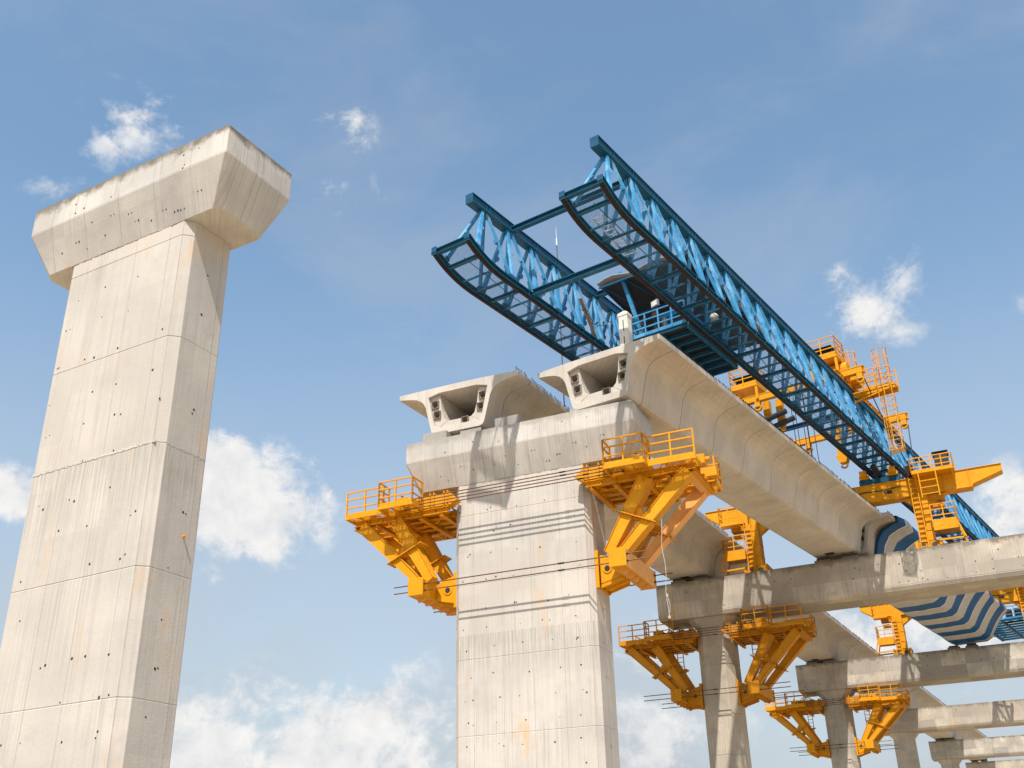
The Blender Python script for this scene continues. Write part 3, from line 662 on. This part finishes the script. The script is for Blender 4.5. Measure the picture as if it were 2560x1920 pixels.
# rope with knot hanging from the big right bracket
t = MB().mat(plain('pale rope', (.45, .40, .33), .9)); pts = []
for i in range(22):
    z = -3.6 - i * .185; pts.append((.03 * math.sin(i * .7), .02 * math.cos(i * .5), z + 3.6))
t.poly(pts, .013, 6); t.tube((0, 0, -3.0), (0, 0, -3.12), .04, 8); t.tube((.02, 0, -3.78), (.02, 0, -3.88), .05, 8); t.poly([(0, 0, -3.05), (.09, 0, -3.4), (.02, 0, -3.85)], .012, 5)
o = t.build('rope', None, None); off = Matrix.Rotation(.203, 3, 'Z') @ Vector((5.75, .0, -4.75)); o.location = (P2.location[0] + off.x, P2.location[1] + off.y, P2.location[2] + off.z)
tag(o, 'thin knotted pale rope dangling from the largest yellow bracket', 'rope')

# ------------------------------------------------------------------ blue launching gantry
TX0, TY0, TZ0 = -15.456, 62.18, 22.60
GA = empty('launching_gantry', (TX0, TY0, TZ0), .011, label='long blue launching gantry of two parallel lattice trusses with upturned noses', cat='launching gantry')
TW, TH, TG = 1.64, 3.80, 6.057
def zt(s): return .005 * s + (.62 * ((-32.6 - s) / 2.7) ** 2.6 if s < -32.6 else 0)
S0, NP, DP = -33.15, 50, 1.77
def truss(x0, label):     # x0: x of the right rail
    c = x0 - TW / 2
    m = MB().mat(BLU); p = (c, -36.3, zt(-30) + TH); q = (c, S0 + NP * DP + 1, TH + .35)
    m.box(c - .19, c + .19, -34.13, -34.1, TH - .55, TH - .09)
    m.ibeam((c, -34.1, TH - .02 - .15 - .14), (c, S0 + NP * DP + .5, TH - .02 + .22 - .15), .40, .44, t=.04)
    m.bar((c, -34.05, TH - .31), (c, S0 + NP * DP + .4, TH + .05), .30, .30)
    for k in range(NP):
        for e in (-.02, .22): m.box(c - .185, c + .185, S0 + k * DP + e, S0 + k * DP + e + .025, TH - .36 + .005 * (S0 + k * DP), TH + .02 + .005 * (S0 + k * DP))
    top = m.build('truss', None, GA); tag(top, label)
    for x in (x0, x0 - TW):
        m = MB(); ss = [-35.35, -35.1, -34.8, -34.5, -34.15, -33.8, -33.4, -33, -32.5] + [-30 + 6 * k for k in range(15)]
        ss = [s for s in ss if s <= S0 + NP * DP]
        for a, b in zip(ss, ss[1:]):
            A = Vector((x, a, zt(a))); B = Vector((x, b, zt(b))); m.mat(BLU).ibeam(A + Vector((0, 0, .13)), B + Vector((0, 0, .13)), .24, .26, t=.035, ribs=.9 if b - a > 2 else 0)
            m.mat(RUST).bar(A - Vector((0, 0, .045)), B - Vector((0, 0, .045)), .11, .07)
        m.mat(BLU).box(x - .12, x + .12, -35.38, -35.35, zt(-35.35) - .08, zt(-35.35) + .27)
        m.build('bottom_chord', None, top)
    for k in range(NP):
        s = S0 + k * DP; T = Vector((c, s, TH - .38 + .005 * s + .1))
        for sg in (1, -1):
            x = x0 if sg > 0 else x0 - TW
            b0 = s - (1.55 if k == 0 else .84); B0 = Vector((x, b0, zt(b0) + .26)); B1 = Vector((x, s + .80, zt(s + .80) + .26)); ou = Vector((sg, 0, .4))
            m = MB().mat(BLUL if k > 0 or 1 else BLU)
            d0 = .05 * sg
            wf = 1.0 if s < -13 else 1.55
            m.bar(B0, T + Vector((d0, -.12, 0)), .21 * wf, .11, ou, w2=.13); m.bar(B1, T + Vector((d0, .12, 0)), .14 * wf, .10, ou, w2=.12)
            m.mat(BLU).bar(T + Vector((0, -.22, .0)), T + Vector((0, .22, .0)), .03, .26, (0, 0, 1))
            for P_, wd_ in ((B0, .21), (B1, .14)):
                dd = (T - P_).normalized(); cc_ = P_.lerp(T, .55); m.mat(BLUL).bar(cc_ - dd * .09, cc_ + dd * .09, wd_ * wf + .035, .14, ou); g0 = P_ + dd * .08; m.mat(BLU).bar(g0 - dd * .12, g0 + dd * .16, .26, .135, ou); m.mat(STEEL)
                for e_ in (-.06, .08): m.tube(g0 + dd * e_ + ou.normalized() * .06, g0 + dd * e_ + ou.normalized() * .09, .025, 5)
            m.build('brace_pair', None, top)
    n = 0; s = -34.5
    MB().mat(BLU).ibeam((x0 - .12, -35.25, zt(-35.25) + .13), (x0 - TW + .12, -35.25, zt(-35.25) + .13), .2, .24, t=.03).build('end_beam', None, top)
    while s < S0 + NP * DP - 1 and n < 97:
        m = MB().mat(BLU); z = zt(s) + .09
        if n % 3 == 0: m.ibeam((x0 - .05, s, z), (x0 - TW + .05, s, z), .14, .16, t=.02)
        elif n % 3 == 1: m.bar((x0 - .05, s, z), (x0 - TW + .05, s, z), .05, .08)
        else:
            m.bar((x0 - .05, s, z), (x0 - TW + .05, s, z), .16, .03)
            for j in range(12): m.box(x0 - .15 - j * .115, x0 - .2 - j * .115, s - .06, s + .06, z + .015, z + .05)
        m.build('floor_beam', None, top); s += .93; n += 1
    m = MB().mat(BLUMESH); ss = [-35.2 + .3 * i for i in range(10)] + [-32.1 + 2 * i for i in range(46)]
    ss = [q for q in ss if q < S0 + NP * DP]
    va = [(m.bm.verts.new((x0 - .1, s, zt(s) + .045)), m.bm.verts.new((x0 - TW + .1, s, zt(s) + .045))) for s in ss]
    for a, b in zip(va, va[1:]): m.face([a[0], b[0], b[1], a[1]])
    m.build('mesh_floor', None, top)
    m = MB().mat(STEEL); pts = [(c + .1 * math.sin(i), -34.5 + i * 1.5, zt(-34.5 + i * 1.5) + .3 + .08 * math.sin(i * 2.1)) for i in range(46)]; m.poly(pts, .02, 4)
    pts = [(c - .4 + .12 * math.sin(i * 1.7), -22 + i * 1.1, .34 + .1 * math.sin(i * 1.3)) for i in range(50)]; m.poly(pts, .018, 4); m.build('cable', None, top)
    return top
TRR = truss(0.0, 'right-hand truss'); TRL = truss(-TG, 'left-hand truss')
for (s, z, a, b) in ((-31.2, TH - .35, -TG - TW / 2, -TW / 2), (-31.0, .05, -TG, -TW), (-24.2, TH - .3, -TG - TW / 2, -TW / 2), (26, TH - .2, -TG - TW / 2, -TW / 2), (-3.0, TH - .3, -TG - TW / 2, -TW / 2)):
    m = MB().mat(BLU).ibeam((a + .14, s, z), (b - .14, s, z), .24, .26, t=.035); m.build('cross_beam', None, GA)
rc = random.Random(3)
for k in range(4):
    y0_ = -26.5 + 2.2 * k; p = Vector((-TG - rc.uniform(.05, .5), y0_, 1.6 + .3 * (k % 2))); pts = [p.copy()]
    for i in range(26):
        p = p + Vector((rc.uniform(-.12, .12), rc.uniform(-.16, .2), rc.uniform(-.22, .13))); p.z = max(.2, p.z); pts.append(p.copy())
    MB().mat(BLK).poly(pts, .018, 5).build('tangled_cable', None, GA)
MB().mat(plain('weathered timber', (.30, .19, .11), .85)).bar((-TG - .1, -26.8, 1.9), (-TG - .35, -24.9, .4), .16, .06).build('timber_plank', None, GA)
# suspended work platform with canopy, between the trusses
PX0, PX1, PY0, PY1, PZ = -4.35, -1.72, -25.4, -20.2, -.35
m = MB().mat(BLU)
for x in (PX0, (PX0 + PX1) / 2, PX1): m.ibeam((x, PY0, PZ), (x, PY1, PZ), .14, .2, t=.025)
for i in range(8): y = PY0 + (PY1 - PY0) * i / 7; m.ibeam((PX0, y, PZ - .02), (PX1, y, PZ - .02), .1, .16, t=.02)
pf = m.build('work_platform', None, GA)
MB().mat(BLUMESH).box(PX0, PX1, PY0 + 3.4, PY1, PZ + .11, PZ + .112).build('platform_mesh', None, pf)
MB().mat(BLK).box(PX0 + .1, PX1 - .1, PY0 + .1, PY0 + 3.9, PZ + .105, PZ + .14).build('floor_plate', None, pf)
rail(pf, [(PX0, PY0 + 2.6, PZ + .1), (PX0, PY0, PZ + .1), (PX1, PY0, PZ + .1)], 1.1, .62, BLUL, rr=.028)
m = MB().mat(BLUL)
m.bm.free()
for x, y in ((PX0 + .05, PY0 - .2), (PX0, PY0 + 2.9)): MB().mat(BLUL).bar((x - .35, y, TH - .5), (x + .35, y + .5, PZ), .16, .12, (0, 1, 0)).build('hanger', None, pf)
for x, y in ((PX0, PY1), (PX1, PY0 + .1), (PX1, PY1)): MB().mat(BLUL).bar((x, y, PZ), (x + .1, y, .3 if x == PX1 else 1.2), .1, .1).build('hanger', None, pf)
m = MB().mat(TARPG); rows = []
for i in range(13):
    x = -5.75 + (4.9) * i / 12; rr = []
    for j in range(11):
        y = -25.9 + 8.6 * j / 10; z = 2.92 + .10 * math.sin(i * 1.1) * (j < 2) - .085 * j + .06 * math.sin(i * .8 + j) + (.12 * math.sin(math.pi * i / 12)); rr.append(m.bm.verts.new((x, y, z)))
    rows.append(rr)
for a, b in zip(rows, rows[1:]):
    for j in range(10): m.face([a[j], b[j], b[j + 1], a[j + 1]])
cn = m.build('canopy', None, GA, smooth=True); sm = cn.modifiers.new('thickness', 'SOLIDIFY'); sm.thickness = .04
m = MB().mat(BLU)
for x in (-5.6, -3.3, -1.0): m.bar((x, -25.8, 2.78), (x, -17.6, 1.95), .07, .08)
for k, y in enumerate((-25.8, -23.1, -20.4, -17.7)): m.bar((-5.7, y, 2.72 - .26 * k), (-.95, y, 2.72 - .26 * k), .07, .08)
for k in range(4): x = -5.5 + k * 1.15; m.bar((x, -25.8, 2.72), (x + .6, -23.8, 2.5), .045, .05); m.bar((x + 1.1, -25.8, 2.72), (x + .6, -23.8, 2.5), .045, .05)
m.build('canopy_frame', None, cn)
MB().mat(CANOPY_SHADE).hexa([(-5.6, -25.7, 2.80), (-1.0, -25.7, 2.80), (-1.0, -17.5, 1.98), (-5.6, -17.5, 1.98), (-5.6, -25.7, 2.82), (-1.0, -25.7, 2.82), (-1.0, -17.5, 2.0), (-5.6, -17.5, 2.0)]).build('canopy_shade_sheet', None, cn)  # added dark sheet that paints the shaded underside of the canvas
MB().mat(BLK).box(-5.0, -2.0, -19.9, -19.8, -.2, 2.1).build('cabin_screen', None, pf)
# generator and hose reels on the platform
gen = empty('generator', (TX0 - 2.55, TY0 - 23.4, TZ0 + PZ + .15), .011, label='bright blue boxy generator on the platform behind the railing', cat='generator')
m = MB().mat(BLUC).box(-.85, .75, -1.2, 1.2, .08, 1.25); m.box(-.7, .6, -1.0, 1.0, 1.25, 1.33); m.build('casing', None, gen, bevel=.04)
m = MB().mat(BLK)
for x in (-.6, .1): m.box(x, x + .5, -1.215, -1.195, .35, 1.0)
for y in (-.9, .1): m.box(-.866, -.845, y, y + .7, .35, .95)
m.build('vent_panel', None, gen); MB().mat(STEEL).box(-.9, .8, -1.25, 1.25, 0, .08).build('skid', None, gen)
MB().mat(STEEL).tube((.2, .3, 1.3), (.2, .3, 1.75), .05, 10).build('exhaust', None, gen)
for x0_, z0_ in ((.35, 1.0), (-.75, .14)): MB().mat(WHT).box(x0_, x0_ + .3, -1.207, -1.202, z0_, z0_ + .17).mat(BLK).box(x0_ + .04, x0_ + .12, -1.211, -1.2075, z0_ + .04, z0_ + .13).box(x0_ + .16, x0_ + .26, -1.211, -1.2075, z0_ + .05, z0_ + .12).build('sticker', None, gen)
m = MB().mat(RUST)
for s, z in ((0, .95), (.62, 1.12)):
    m.tube((s, -.05, z), (s, .05, z), .17, 16).mat(BLK).tube((s, -.06, z), (s, .06, z), .06, 10).mat(RUST)
m.mat(STEEL).bar((0, 0, 0), (0, 0, 1.0), .06, .06).bar((.62, 0, 0), (.62, 0, 1.2), .06, .06).tube((.95, .2, 0), (.95, .2, .85), .17, 14)
m.mat(BLK).poly([(0, -.05, .8), (.1, -.15, .4), (.3, -.1, .1), (.5, -.12, .4), (.62, -.05, .95)], .02, 5).poly([(.62, -.05, .9), (.8, -.2, .5), (.75, -.15, .1)], .02, 5)
o = m.build('hose_reel_stand', None, None); o.location = (TX0 + PX0 + .62, TY0 + PY0 + .45, TZ0 + PZ + .15 + EYE); tag(o, 'stand with two rusty orange hose reels behind the blue platform railing', 'hose reel')
fl = MB().mat(STEEL).bar((0, 0, 0), (0, 0, 1.3), .04, .04).mat(ALU).box(-.2, .2, -.12, .0, 1.25, 1.55).mat(WHT).box(-.16, .16, -.125, -.119, 1.29, 1.51)
o = fl.build('floodlight', None, None); o.location = (TX0 + PX0 + 1.5, TY0 + PY0 + .08, TZ0 + PZ + .15 + EYE); o.rotation_euler = (0, 0, -.3); tag(o, 'small square floodlight on a post at the blue platform railing', 'floodlight')
m = MB().mat(WHT)
for k in range(9):
    pass
bm_ = m.bm; bmesh.ops.create_uvsphere(bm_, u_segments=14, v_segments=8, radius=.2); o = m.build('globe_lamp', WHT, None, smooth=True); o.location = (TX0 - .72, TY0 - 24.0, TZ0 + .35 + EYE)
tag(o, 'round white globe lamp inside the right truss', 'lamp')
# aluminium ladder lying in the nose of the right truss
m = MB().mat(ALU)
for s in (-1, 1): m.bar((s * .19, -1.6, 0), (s * .19, 1.6, 0), .04, .07)
for k in range(10): m.bar((-.19, -1.45 + k * .32, 0), (.19, -1.45 + k * .32, 0), .035, .035)
o = m.build('ladder', None, None); o.location = (-16.15, 29.6, 22.65 + EYE); o.rotation_euler = (0, 0, .10); tag(o, 'silver aluminium ladder lying on the mesh in the nose of the right truss', 'ladder')
# second platform further along, right of the tarpaulin
pz = -.55
m = MB().mat(BLU)
for x in (-5.9, -4.0, -2.0): m.ibeam((x, 42.5, pz), (x, 51.5, pz), .16, .26, t=.03)
for i in range(9): m.ibeam((-5.9, 42.5 + i * 1.12, pz), (-2.0, 42.5 + i * 1.12, pz), .1, .18, t=.02)
p2 = m.build('rear_platform', None, GA); rail(p2, [(-5.9, 42.5, pz + .1), (-2.0, 42.5, pz + .1)], 1.1, .8, BLUL)
for k in range(2):
    m = MB().mat(RUST).tube((0, 0, 0), (0, 0, .95), .34, 16)
    for z in (.0, .32, .63, .93): m.tube((0, 0, z), (0, 0, z + .03), .36, 16)
    o = m.build('oil_drum', None, None); o.location = (TX0 - 3.9 + k * .8, TY0 + 43.3, TZ0 + pz + .12 + EYE); tag(o, ('left' if k == 0 else 'right') + ' of two rusty orange drums on the far blue platform', 'drum', 'drums on the far platform')

# ------------------------------------------------------------------ yellow support frames standing on the portal beams
def holed_beam(m, p, q, w_, h): m.ibeam(p, q, w_, h, t=.035, ribs=.55)
def frame(P, s0, label):
    t = empty('gantry_support_frame', (0, 0, 0), 0, label=label, cat='support frame', group='yellow frames carrying the blue gantry')
    rz = PH; off = Matrix.Rotation(rz, 3, 'Z') @ Vector((s0, 0, 0)); t.location = (P.location[0] + off.x, P.location[1] + off.y, P.location[2]); t.rotation_euler = (0, 0, rz)
    V0, V1 = 1.0, 1.75
    m = MB().mat(YEL)
    # crossbeam with tapered arms (s from 0 to 17.4)
    pts = [(0, 4.42), (0, 4.18), (1.0, 3.52), (2.2, 3.42), (15.7, 3.42), (15.75, 3.55), (17.42, 4.08), (17.42, 4.46), (13.9, 4.46), (1.6, 4.46)]
    m.prism(pts, 'y', V0, V1)
    for z, dz in ((4.46, .03),): m.box(.0, 17.42, V0 - .06, V1 + .06, 4.462, 4.495)
    m.box(2.0, 15.7, V0 - .06, V1 + .06, 3.385, 3.418)
    for x in (3.5, 5.0, 6.5, 8, 9.5, 11, 12.6, 14.2, 15.6): m.box(x, x + .03, V0 - .055, V0 - .001, 3.42, 4.46)
    m.mat(DARKHOLE)
    for x in (5.7, 10.9): m.box(x, x + .45, V0 - .004, V0 + .01, 3.75, 3.98)
    m.build('crossbeam', None, t, bevel=.01)
    MB().mat(BLK).poly([(8.9, V0 - .05, 3.9), (9.6, V0 - .07, 4.05), (10.8, V0 - .06, 4.0), (11.9, V0 - .06, 4.1)], .03, 6).build('cable', None, t)
    for sx, S in ((2.85, -1), (12.8, 1)):
        lg = MB().mat(YEL).box(sx - .38, sx + .38, .92, 1.85, .62, 3.38)
        for z in (1.2, 2.0, 2.8): lg.box(sx - .41, sx + .41, .89, 1.88, z, z + .03)
        lgo = lg.build('leg', None, t, bevel=.012)
        f = MB().mat(YELD).box(sx - .62, sx + .62, .75, 2.05, .06, .55); f.mat(YEL).box(sx - .72, sx - .58, .7, 2.1, .02, .6).box(sx + .58, sx + .72, .7, 2.1, .02, .6); f.mat(STEEL).tube((sx - .3, .72, .3), (sx - .3, 2.08, .3), .14, 12, up=(1, 0, 0)).tube((sx + .3, .72, .3), (sx + .3, 2.08, .3), .14, 12, up=(1, 0, 0)); f.build('foot', None, lgo)
        kn = MB().mat(YEL); kn.prism([(sx + .38, 3.36), (sx + 1.5, 3.36), (sx + .38, 2.6)], 'y', 1.1, 1.65); kn.build('knee_brace', None, lgo); MB().mat(YEL).prism([(sx - .38, 3.36), (sx - .95, 3.36), (sx - .38, 2.8)], 'y', 1.1, 1.65).build('knee_brace', None, lgo)
        # ladder on the front face
        m = MB().mat(YEL); lxp = sx - .22
        for s in (-1, 1): m.bar((lxp + s * .2, .72, .05), (lxp + s * .2, .72, 5.15 if S > 0 else 3.5), .05, .07)
        for k in range(17 if S > 0 else 11): m.bar((lxp - .2, .72, .25 + k * .29), (lxp + .2, .72, .25 + k * .29), .05, .05)
        for z in (1.0, 2.2, 3.2): m.bar((lxp - .2, .72, z), (lxp - .2, .95, z), .04, .04); m.bar((lxp + .2, .72, z), (lxp + .2, .95, z), .04, .04)
        m.build('ladder', None, lgo)
        if S > 0: MB().mat(RUST).box(sx - .5, sx - .02, .62, .95, 4.52, 5.15).build('control_box', None, t)
        # side platform low on the leg
        a, b = (sx + .45, sx + 1.75) if S > 0 else (sx - .45, sx - 1.75)
        pl = MB().mat(YEL).box(a, b, .35, 1.75, 1.32, 1.46); pl.box(a, b, .35, .39, .98, 1.32); pl.mat(YELD).box(a, b + S * .0, .42, 1.7, 1.1, 1.15)
        pl.mat(YEL).bar((b, .4, 1.35), (b + S * .28, .4, .4), .08, .12, (0, 1, 0)); pl.bar((b, 1.7, 1.35), (b + S * .28, 1.7, .4), .08, .12, (0, 1, 0)); pl.bar((sx + S * .6, .5, .45), (b + S * .28, .5, .42), .1, .1); pl.bar((sx + S * .6, 1.6, .45), (b + S * .28, 1.6, .42), .1, .1)
        pp = pl.build('platform', None, t); rail(pp, [(a, .37, 1.46), (b, .37, 1.46), (b, 1.72, 1.46)], 1.05, .65)
        h = MB().mat(YELD).box(sx + S * .55, sx + S * 1.3, 1.0, 1.6, 2.95, 3.3); h.box(sx + S * .6, sx + S * 1.2, 1.0, 1.6, 2.55, 2.75); h.build('bracket_step', None, lgo)
    # truss carriages: blue bogie beam and yellow roller blocks under each truss
    for sx in (4.35, 10.75):
        m = MB().mat(BLU).box(sx - 1.15, sx + 1.15, .95, 1.8, 4.51, 4.83); 
        for k in range(5): m.box(sx - 1.0 + k * .48, sx - .97 + k * .48, .92, .949, 4.52, 4.82)
        bg_ = m.build('carriage', None, t, bevel=.01)
        for s in (-.82, .82):
            r = MB().mat(YEL).box(sx + s - .28, sx + s + .28, .85, 1.9, 4.86, 5.08); r.box(sx + s - .2, sx + s + .2, .55, .95, 4.95, 5.28); r.box(sx + s - .2, sx + s + .2, 1.75, 2.2, 4.95, 5.28)
            r.mat(STEEL); r.tube((sx + s - .1, 1.15, 5.12), (sx + s + .1, 1.15, 5.12), .16, 14, up=(0, 1, 0)).tube((sx + s - .1, 1.65, 5.12), (sx + s + .1, 1.65, 5.12), .16, 14, up=(0, 1, 0)); r.build('roller_block', None, bg_, bevel=.015)
        MB().mat(BLK).tube((sx - .1, -.2, 5.15), (sx + .15, 2.6, 5.05), .17, 12).build('hydraulic_ram', None, bg_)
    # walkway with railing on the arm, winch box on it
    f = MB().mat(YEL).box(12.65, 14.95, .1, .96, 4.40, 4.47)
    for x in (12.8, 13.9, 14.85): f.bar((x, .15, 4.42), (x, 1.0, 3.6), .06, .06, (1, 0, 0))
    fo = f.build('arm_walkway', None, t); rail(fo, [(12.65, .98, 4.47), (12.65, .12, 4.47), (14.95, .12, 4.47), (14.95, 1.7, 4.47)], .88, .6)
    m = MB().mat(YEL)
    for s in (13.0, 13.95): m.bar((s, .10, 4.4), (s, .10, 2.9), .06, .06)
    for z in (3.1, 3.5, 3.9): m.bar((13.0, .10, z), (13.95, .10, z), .05, .05)
    m.build('access_ladder', None, fo)
    MB().mat(BLK).box(14.0, 14.75, .5, 1.5, 4.5, 5.55).box(13.92, 14.82, .42, 1.58, 5.6, 5.66).build('winch_motor', None, t, bevel=.03)
    f = MB().mat(YEL).box(1.05, 2.2, .25, .98, 3.18, 3.24); fo = f.build('arm_walkway', None, t); rail(fo, [(1.05, .98, 3.24), (1.05, .27, 3.24), (2.2, .27, 3.24)], 1.15, .55)
    return t
F3 = frame(P3, 3.32, 'yellow portal frame with tapered arms standing on the nearest portal beam')
F4 = frame(P4, 5.85, 'smaller looking yellow frame standing on the second portal beam behind the tarpaulin')

# ------------------------------------------------------------------ overhead crane on top of the trusses
CZ = 26.62
CRN = empty('overhead_crane', (-18.6, 59.9, CZ), .011, label='yellow overhead crane with caged ladders riding on top of the blue trusses', cat='crane')
def cp(x, y, z): return (x + 18.6, y - 59.9, z - CZ)
for y in (55.7, 64.0):
    m = MB().mat(YEL); m.ibeam(cp(-22.4, y, 27.0), cp(-14.9, y, 27.0), .34, .42, t=.05, ribs=.35); m.bar(cp(-22.3, y - .05, 27.0), cp(-15.0, y - .05, 27.0), .2, .3); bmx = m.build('transverse_beam', None, CRN)
    for x in (-15.2, -21.5):
        s = MB().mat(YEL).box(*[v for pr_ in zip(cp(x - .16, y - .16, 26.42), cp(x + .16, y + .16, 26.78)) for v in pr_]); s.tube(cp(x, y - .1, 26.4), cp(x, y + .1, 26.4), .22, 16, up=(1, 0, 0)); s.mat(STEEL).tube(cp(x, y - .14, 26.4), cp(x, y + .14, 26.4), .08, 10, up=(1, 0, 0)); s.build('sheave', None, bmx)
for x in (-16.27, -22.33):
    m = MB().mat(YEL); m.ibeam(cp(x, 54.5, 26.72), cp(x, 66.0, 26.72), .34, .34, t=.04, ribs=.5); m.mat(YELD)
    for k in range(14): m.tube(cp(x + .13, 55.2 + k * .78, 26.72), cp(x + .175, 55.2 + k * .78, 26.72), .07, 10, up=(0, 1, 0))
    m.build('side_beam', None, CRN)
# winch deck above the right truss and its twin on the left
for x0, x1, y0, y1, z, nm in ((-18.0, -16.25, 55.4, 56.9, 28.36, 'r'), (-23.0, -21.3, 55.4, 56.9, 28.0, 'l')):
    m = MB().mat(YEL).box(*[v for pr_ in zip(cp(x0, y0, z - .2), cp(x1, y1, z)) for v in pr_])
    for x in (x0 + .1, x1 - .1):
        for y in (y0 + .1, y1 - .1): m.bar(cp(x, y, 26.9), cp(x, y, z - .2), .14, .14)
    dk = m.build('winch_deck', None, CRN); a = cp(x0, y0, z); b = cp(x1, y1, z); rail(dk, [a, (b[0], a[1], a[2]), b, (a[0], b[1], a[2]), a], 1.15, .7, YEL)
    m = MB().mat(BLK).tube(cp(x0 + .2, y0 + .7, z + .35), cp(x1 - .4, y0 + .7, z + .35), .28, 16); m.box(*[v for pr_ in zip(cp(x0 + .1, y0 + .2, z + .68), cp(x1 - .3, y1 - .2, z + .72)) for v in pr_]); m.build('winch', None, dk)
m = MB().mat(YEL).tube(cp(-17.2, 56.6, 27.65), cp(-16.0, 56.6, 27.65), .5, 20); m.box(*[v for pr_ in zip(cp(-17.6, 56.2, 26.95), cp(-17.1, 57.0, 28.0)) for v in pr_]); m.build('cable_drum', None, CRN, bevel=.02)
m = MB().mat(YEL).box(*[v for pr_ in zip(cp(-16.5, 56.6, 26.9), cp(-15.7, 58.0, 27.4)) for v in pr_]); m.build('gear_housing', None, CRN, bevel=.03)
def caged(par, c, z0, z1, r=.40, n=5, ang=-math.pi / 2):
    m = MB().mat(YEL); x, y, _ = c
    for s in (-1, 1): m.bar((x + s * .25, y + .28, z0), (x + s * .25, y + .28, z1), .05, .05)
    z = z0 + .15
    while z < z1: m.bar((x - .25, y + .28, z), (x + .25, y + .28, z), .035, .035); z += .3
    lo = m.build('caged_ladder', None, par); m = MB().mat(YEL); z = z0 + .1; H = []
    while z <= z1 + .01:
        m.poly([(x + r * math.cos(a_), y + .05 + r * math.sin(a_), z) for a_ in [math.pi * (1 - .18) + math.pi * 1.36 * j / 9 for j in range(10)]], .022, 5); z += .62
    for j in range(n):
        a_ = math.pi * (1 - .18) + math.pi * 1.36 * j / (n - 1); m.bar((x + r * math.cos(a_), y + .05 + r * math.sin(a_), z0), (x + r * math.cos(a_), y + .05 + r * math.sin(a_), z1), .035, .03)
    m.build('safety_cage', None, lo); return lo
c = cp(-14.12, 56.4, 0); caged(CRN, c, 21.95 - CZ, 28.25 - CZ, .42)
MB().mat(YELMESH).box(*[v for pr_ in zip(cp(-14.5, 56.05, 21.9), cp(-13.75, 56.8, 21.93)) for v in pr_]).build('ladder_foot', None, CRN)
c = cp(-15.95, 57.0, 0); caged(CRN, c, 27.5 - CZ, 29.05 - CZ, .3)
m = MB().mat(YEL); a = cp(-16.0, 56.55, 25.98); b = cp(-13.6, 57.3, 26.08); m.box(a[0], b[0], a[1], b[1], a[2], b[2]); m.ibeam((a[0], a[1], a[2] - .1), (b[0], a[1], a[2] - .1), .1, .22, t=.02); m.bar((a[0], a[1], a[2] - .5), (b[0] - .4, a[1], a[2] - .15), .08, .08); m.bar((a[0], b[1], a[2] - .1), (b[0], b[1], a[2] - .1), .08, .2)
wo = m.build('outrigger_walkway', None, CRN); rail(wo, [(a[0] + .6, a[1], b[2]), (a[0] + 1.35, a[1], b[2])], 1.25, .5, YEL); rail(wo, [(a[0], b[1], b[2]), (b[0], b[1], b[2])], 1.1, .6, YEL)
# hangers, motors and falls between the trusses
for x, z0, z1 in ((-21.25, 27.0, 25.7), (-20.45, 26.9, 24.9)):
    m = MB().mat(YEL); m.box(*[v for pr_ in zip(cp(x - .2, 56.3, z1 + .4), cp(x + .2, 56.7, z0)) for v in pr_]); m.prism([(x - .2 + 18.6, z1 + .4 - CZ), (x + .2 + 18.6, z1 + .4 - CZ), (x + .1 + 18.6, z1 - CZ), (x - .1 + 18.6, z1 - CZ)], 'y', 56.35 - 59.9, 56.65 - 59.9); m.build('hanger', None, CRN)
for k, (x, z) in enumerate(((-20.5, 25.75), (-20.15, 25.3))): MB().mat(BLK).tube(cp(x - .7, 56.0 + .25 * k, z - .12), cp(x + .6, 55.9 + .25 * k, z + .06), .17, 14).build('hydraulic_motor', None, CRN, smooth=False)
for x, y in ((-19.75, 56.4), (-19.6, 56.6), (-19.15, 56.4), (-19.02, 56.6), (-18.92, 56.4), (-18.62, 56.5)): MB().mat(BLK).tube(cp(x, y, 26.9), cp(x, y, 20.0), .022, 6).build('hoist_rope', None, CRN)
m = MB().mat(BLU).box(*[v for pr_ in zip(cp(-20.2, 56.2, 19.95), cp(-18.2, 56.8, 20.15)) for v in pr_]); m.build('lifting_spreader', None, CRN)
m = MB().mat(YEL).box(*[v for pr_ in zip(cp(-18.75, 60.8, 24.15), cp(-18.45, 61.2, 26.9)) for v in pr_]); m.prism([(-.3, 24.2 - CZ), (.5, 24.2 - CZ), (.3, 23.7 - CZ), (-.1, 23.7 - CZ)], 'y', .85, 1.35); m.build('hook_block', None, CRN)
m = MB().mat(YEL); m.poly([(.1 + .2 * math.cos(a_), 1.1, 23.6 - CZ + .2 * math.sin(a_)) for a_ in [math.pi / 2 - j * .45 for j in range(11)]], .06, 8); m.build('hook', None, CRN)
MB().mat(BLK).poly([cp(-15.0, 55.7, 26.4), cp(-14.95, 58.0, 24.6), cp(-14.8, 60.5, 22.9), cp(-14.6, 62, 21.9)], .03, 6).poly([cp(-15.0, 64, 26.4), cp(-15.0, 63.5, 24.0), cp(-14.8, 62.6, 21.8)], .03, 6).build('haul_rope', None, CRN)
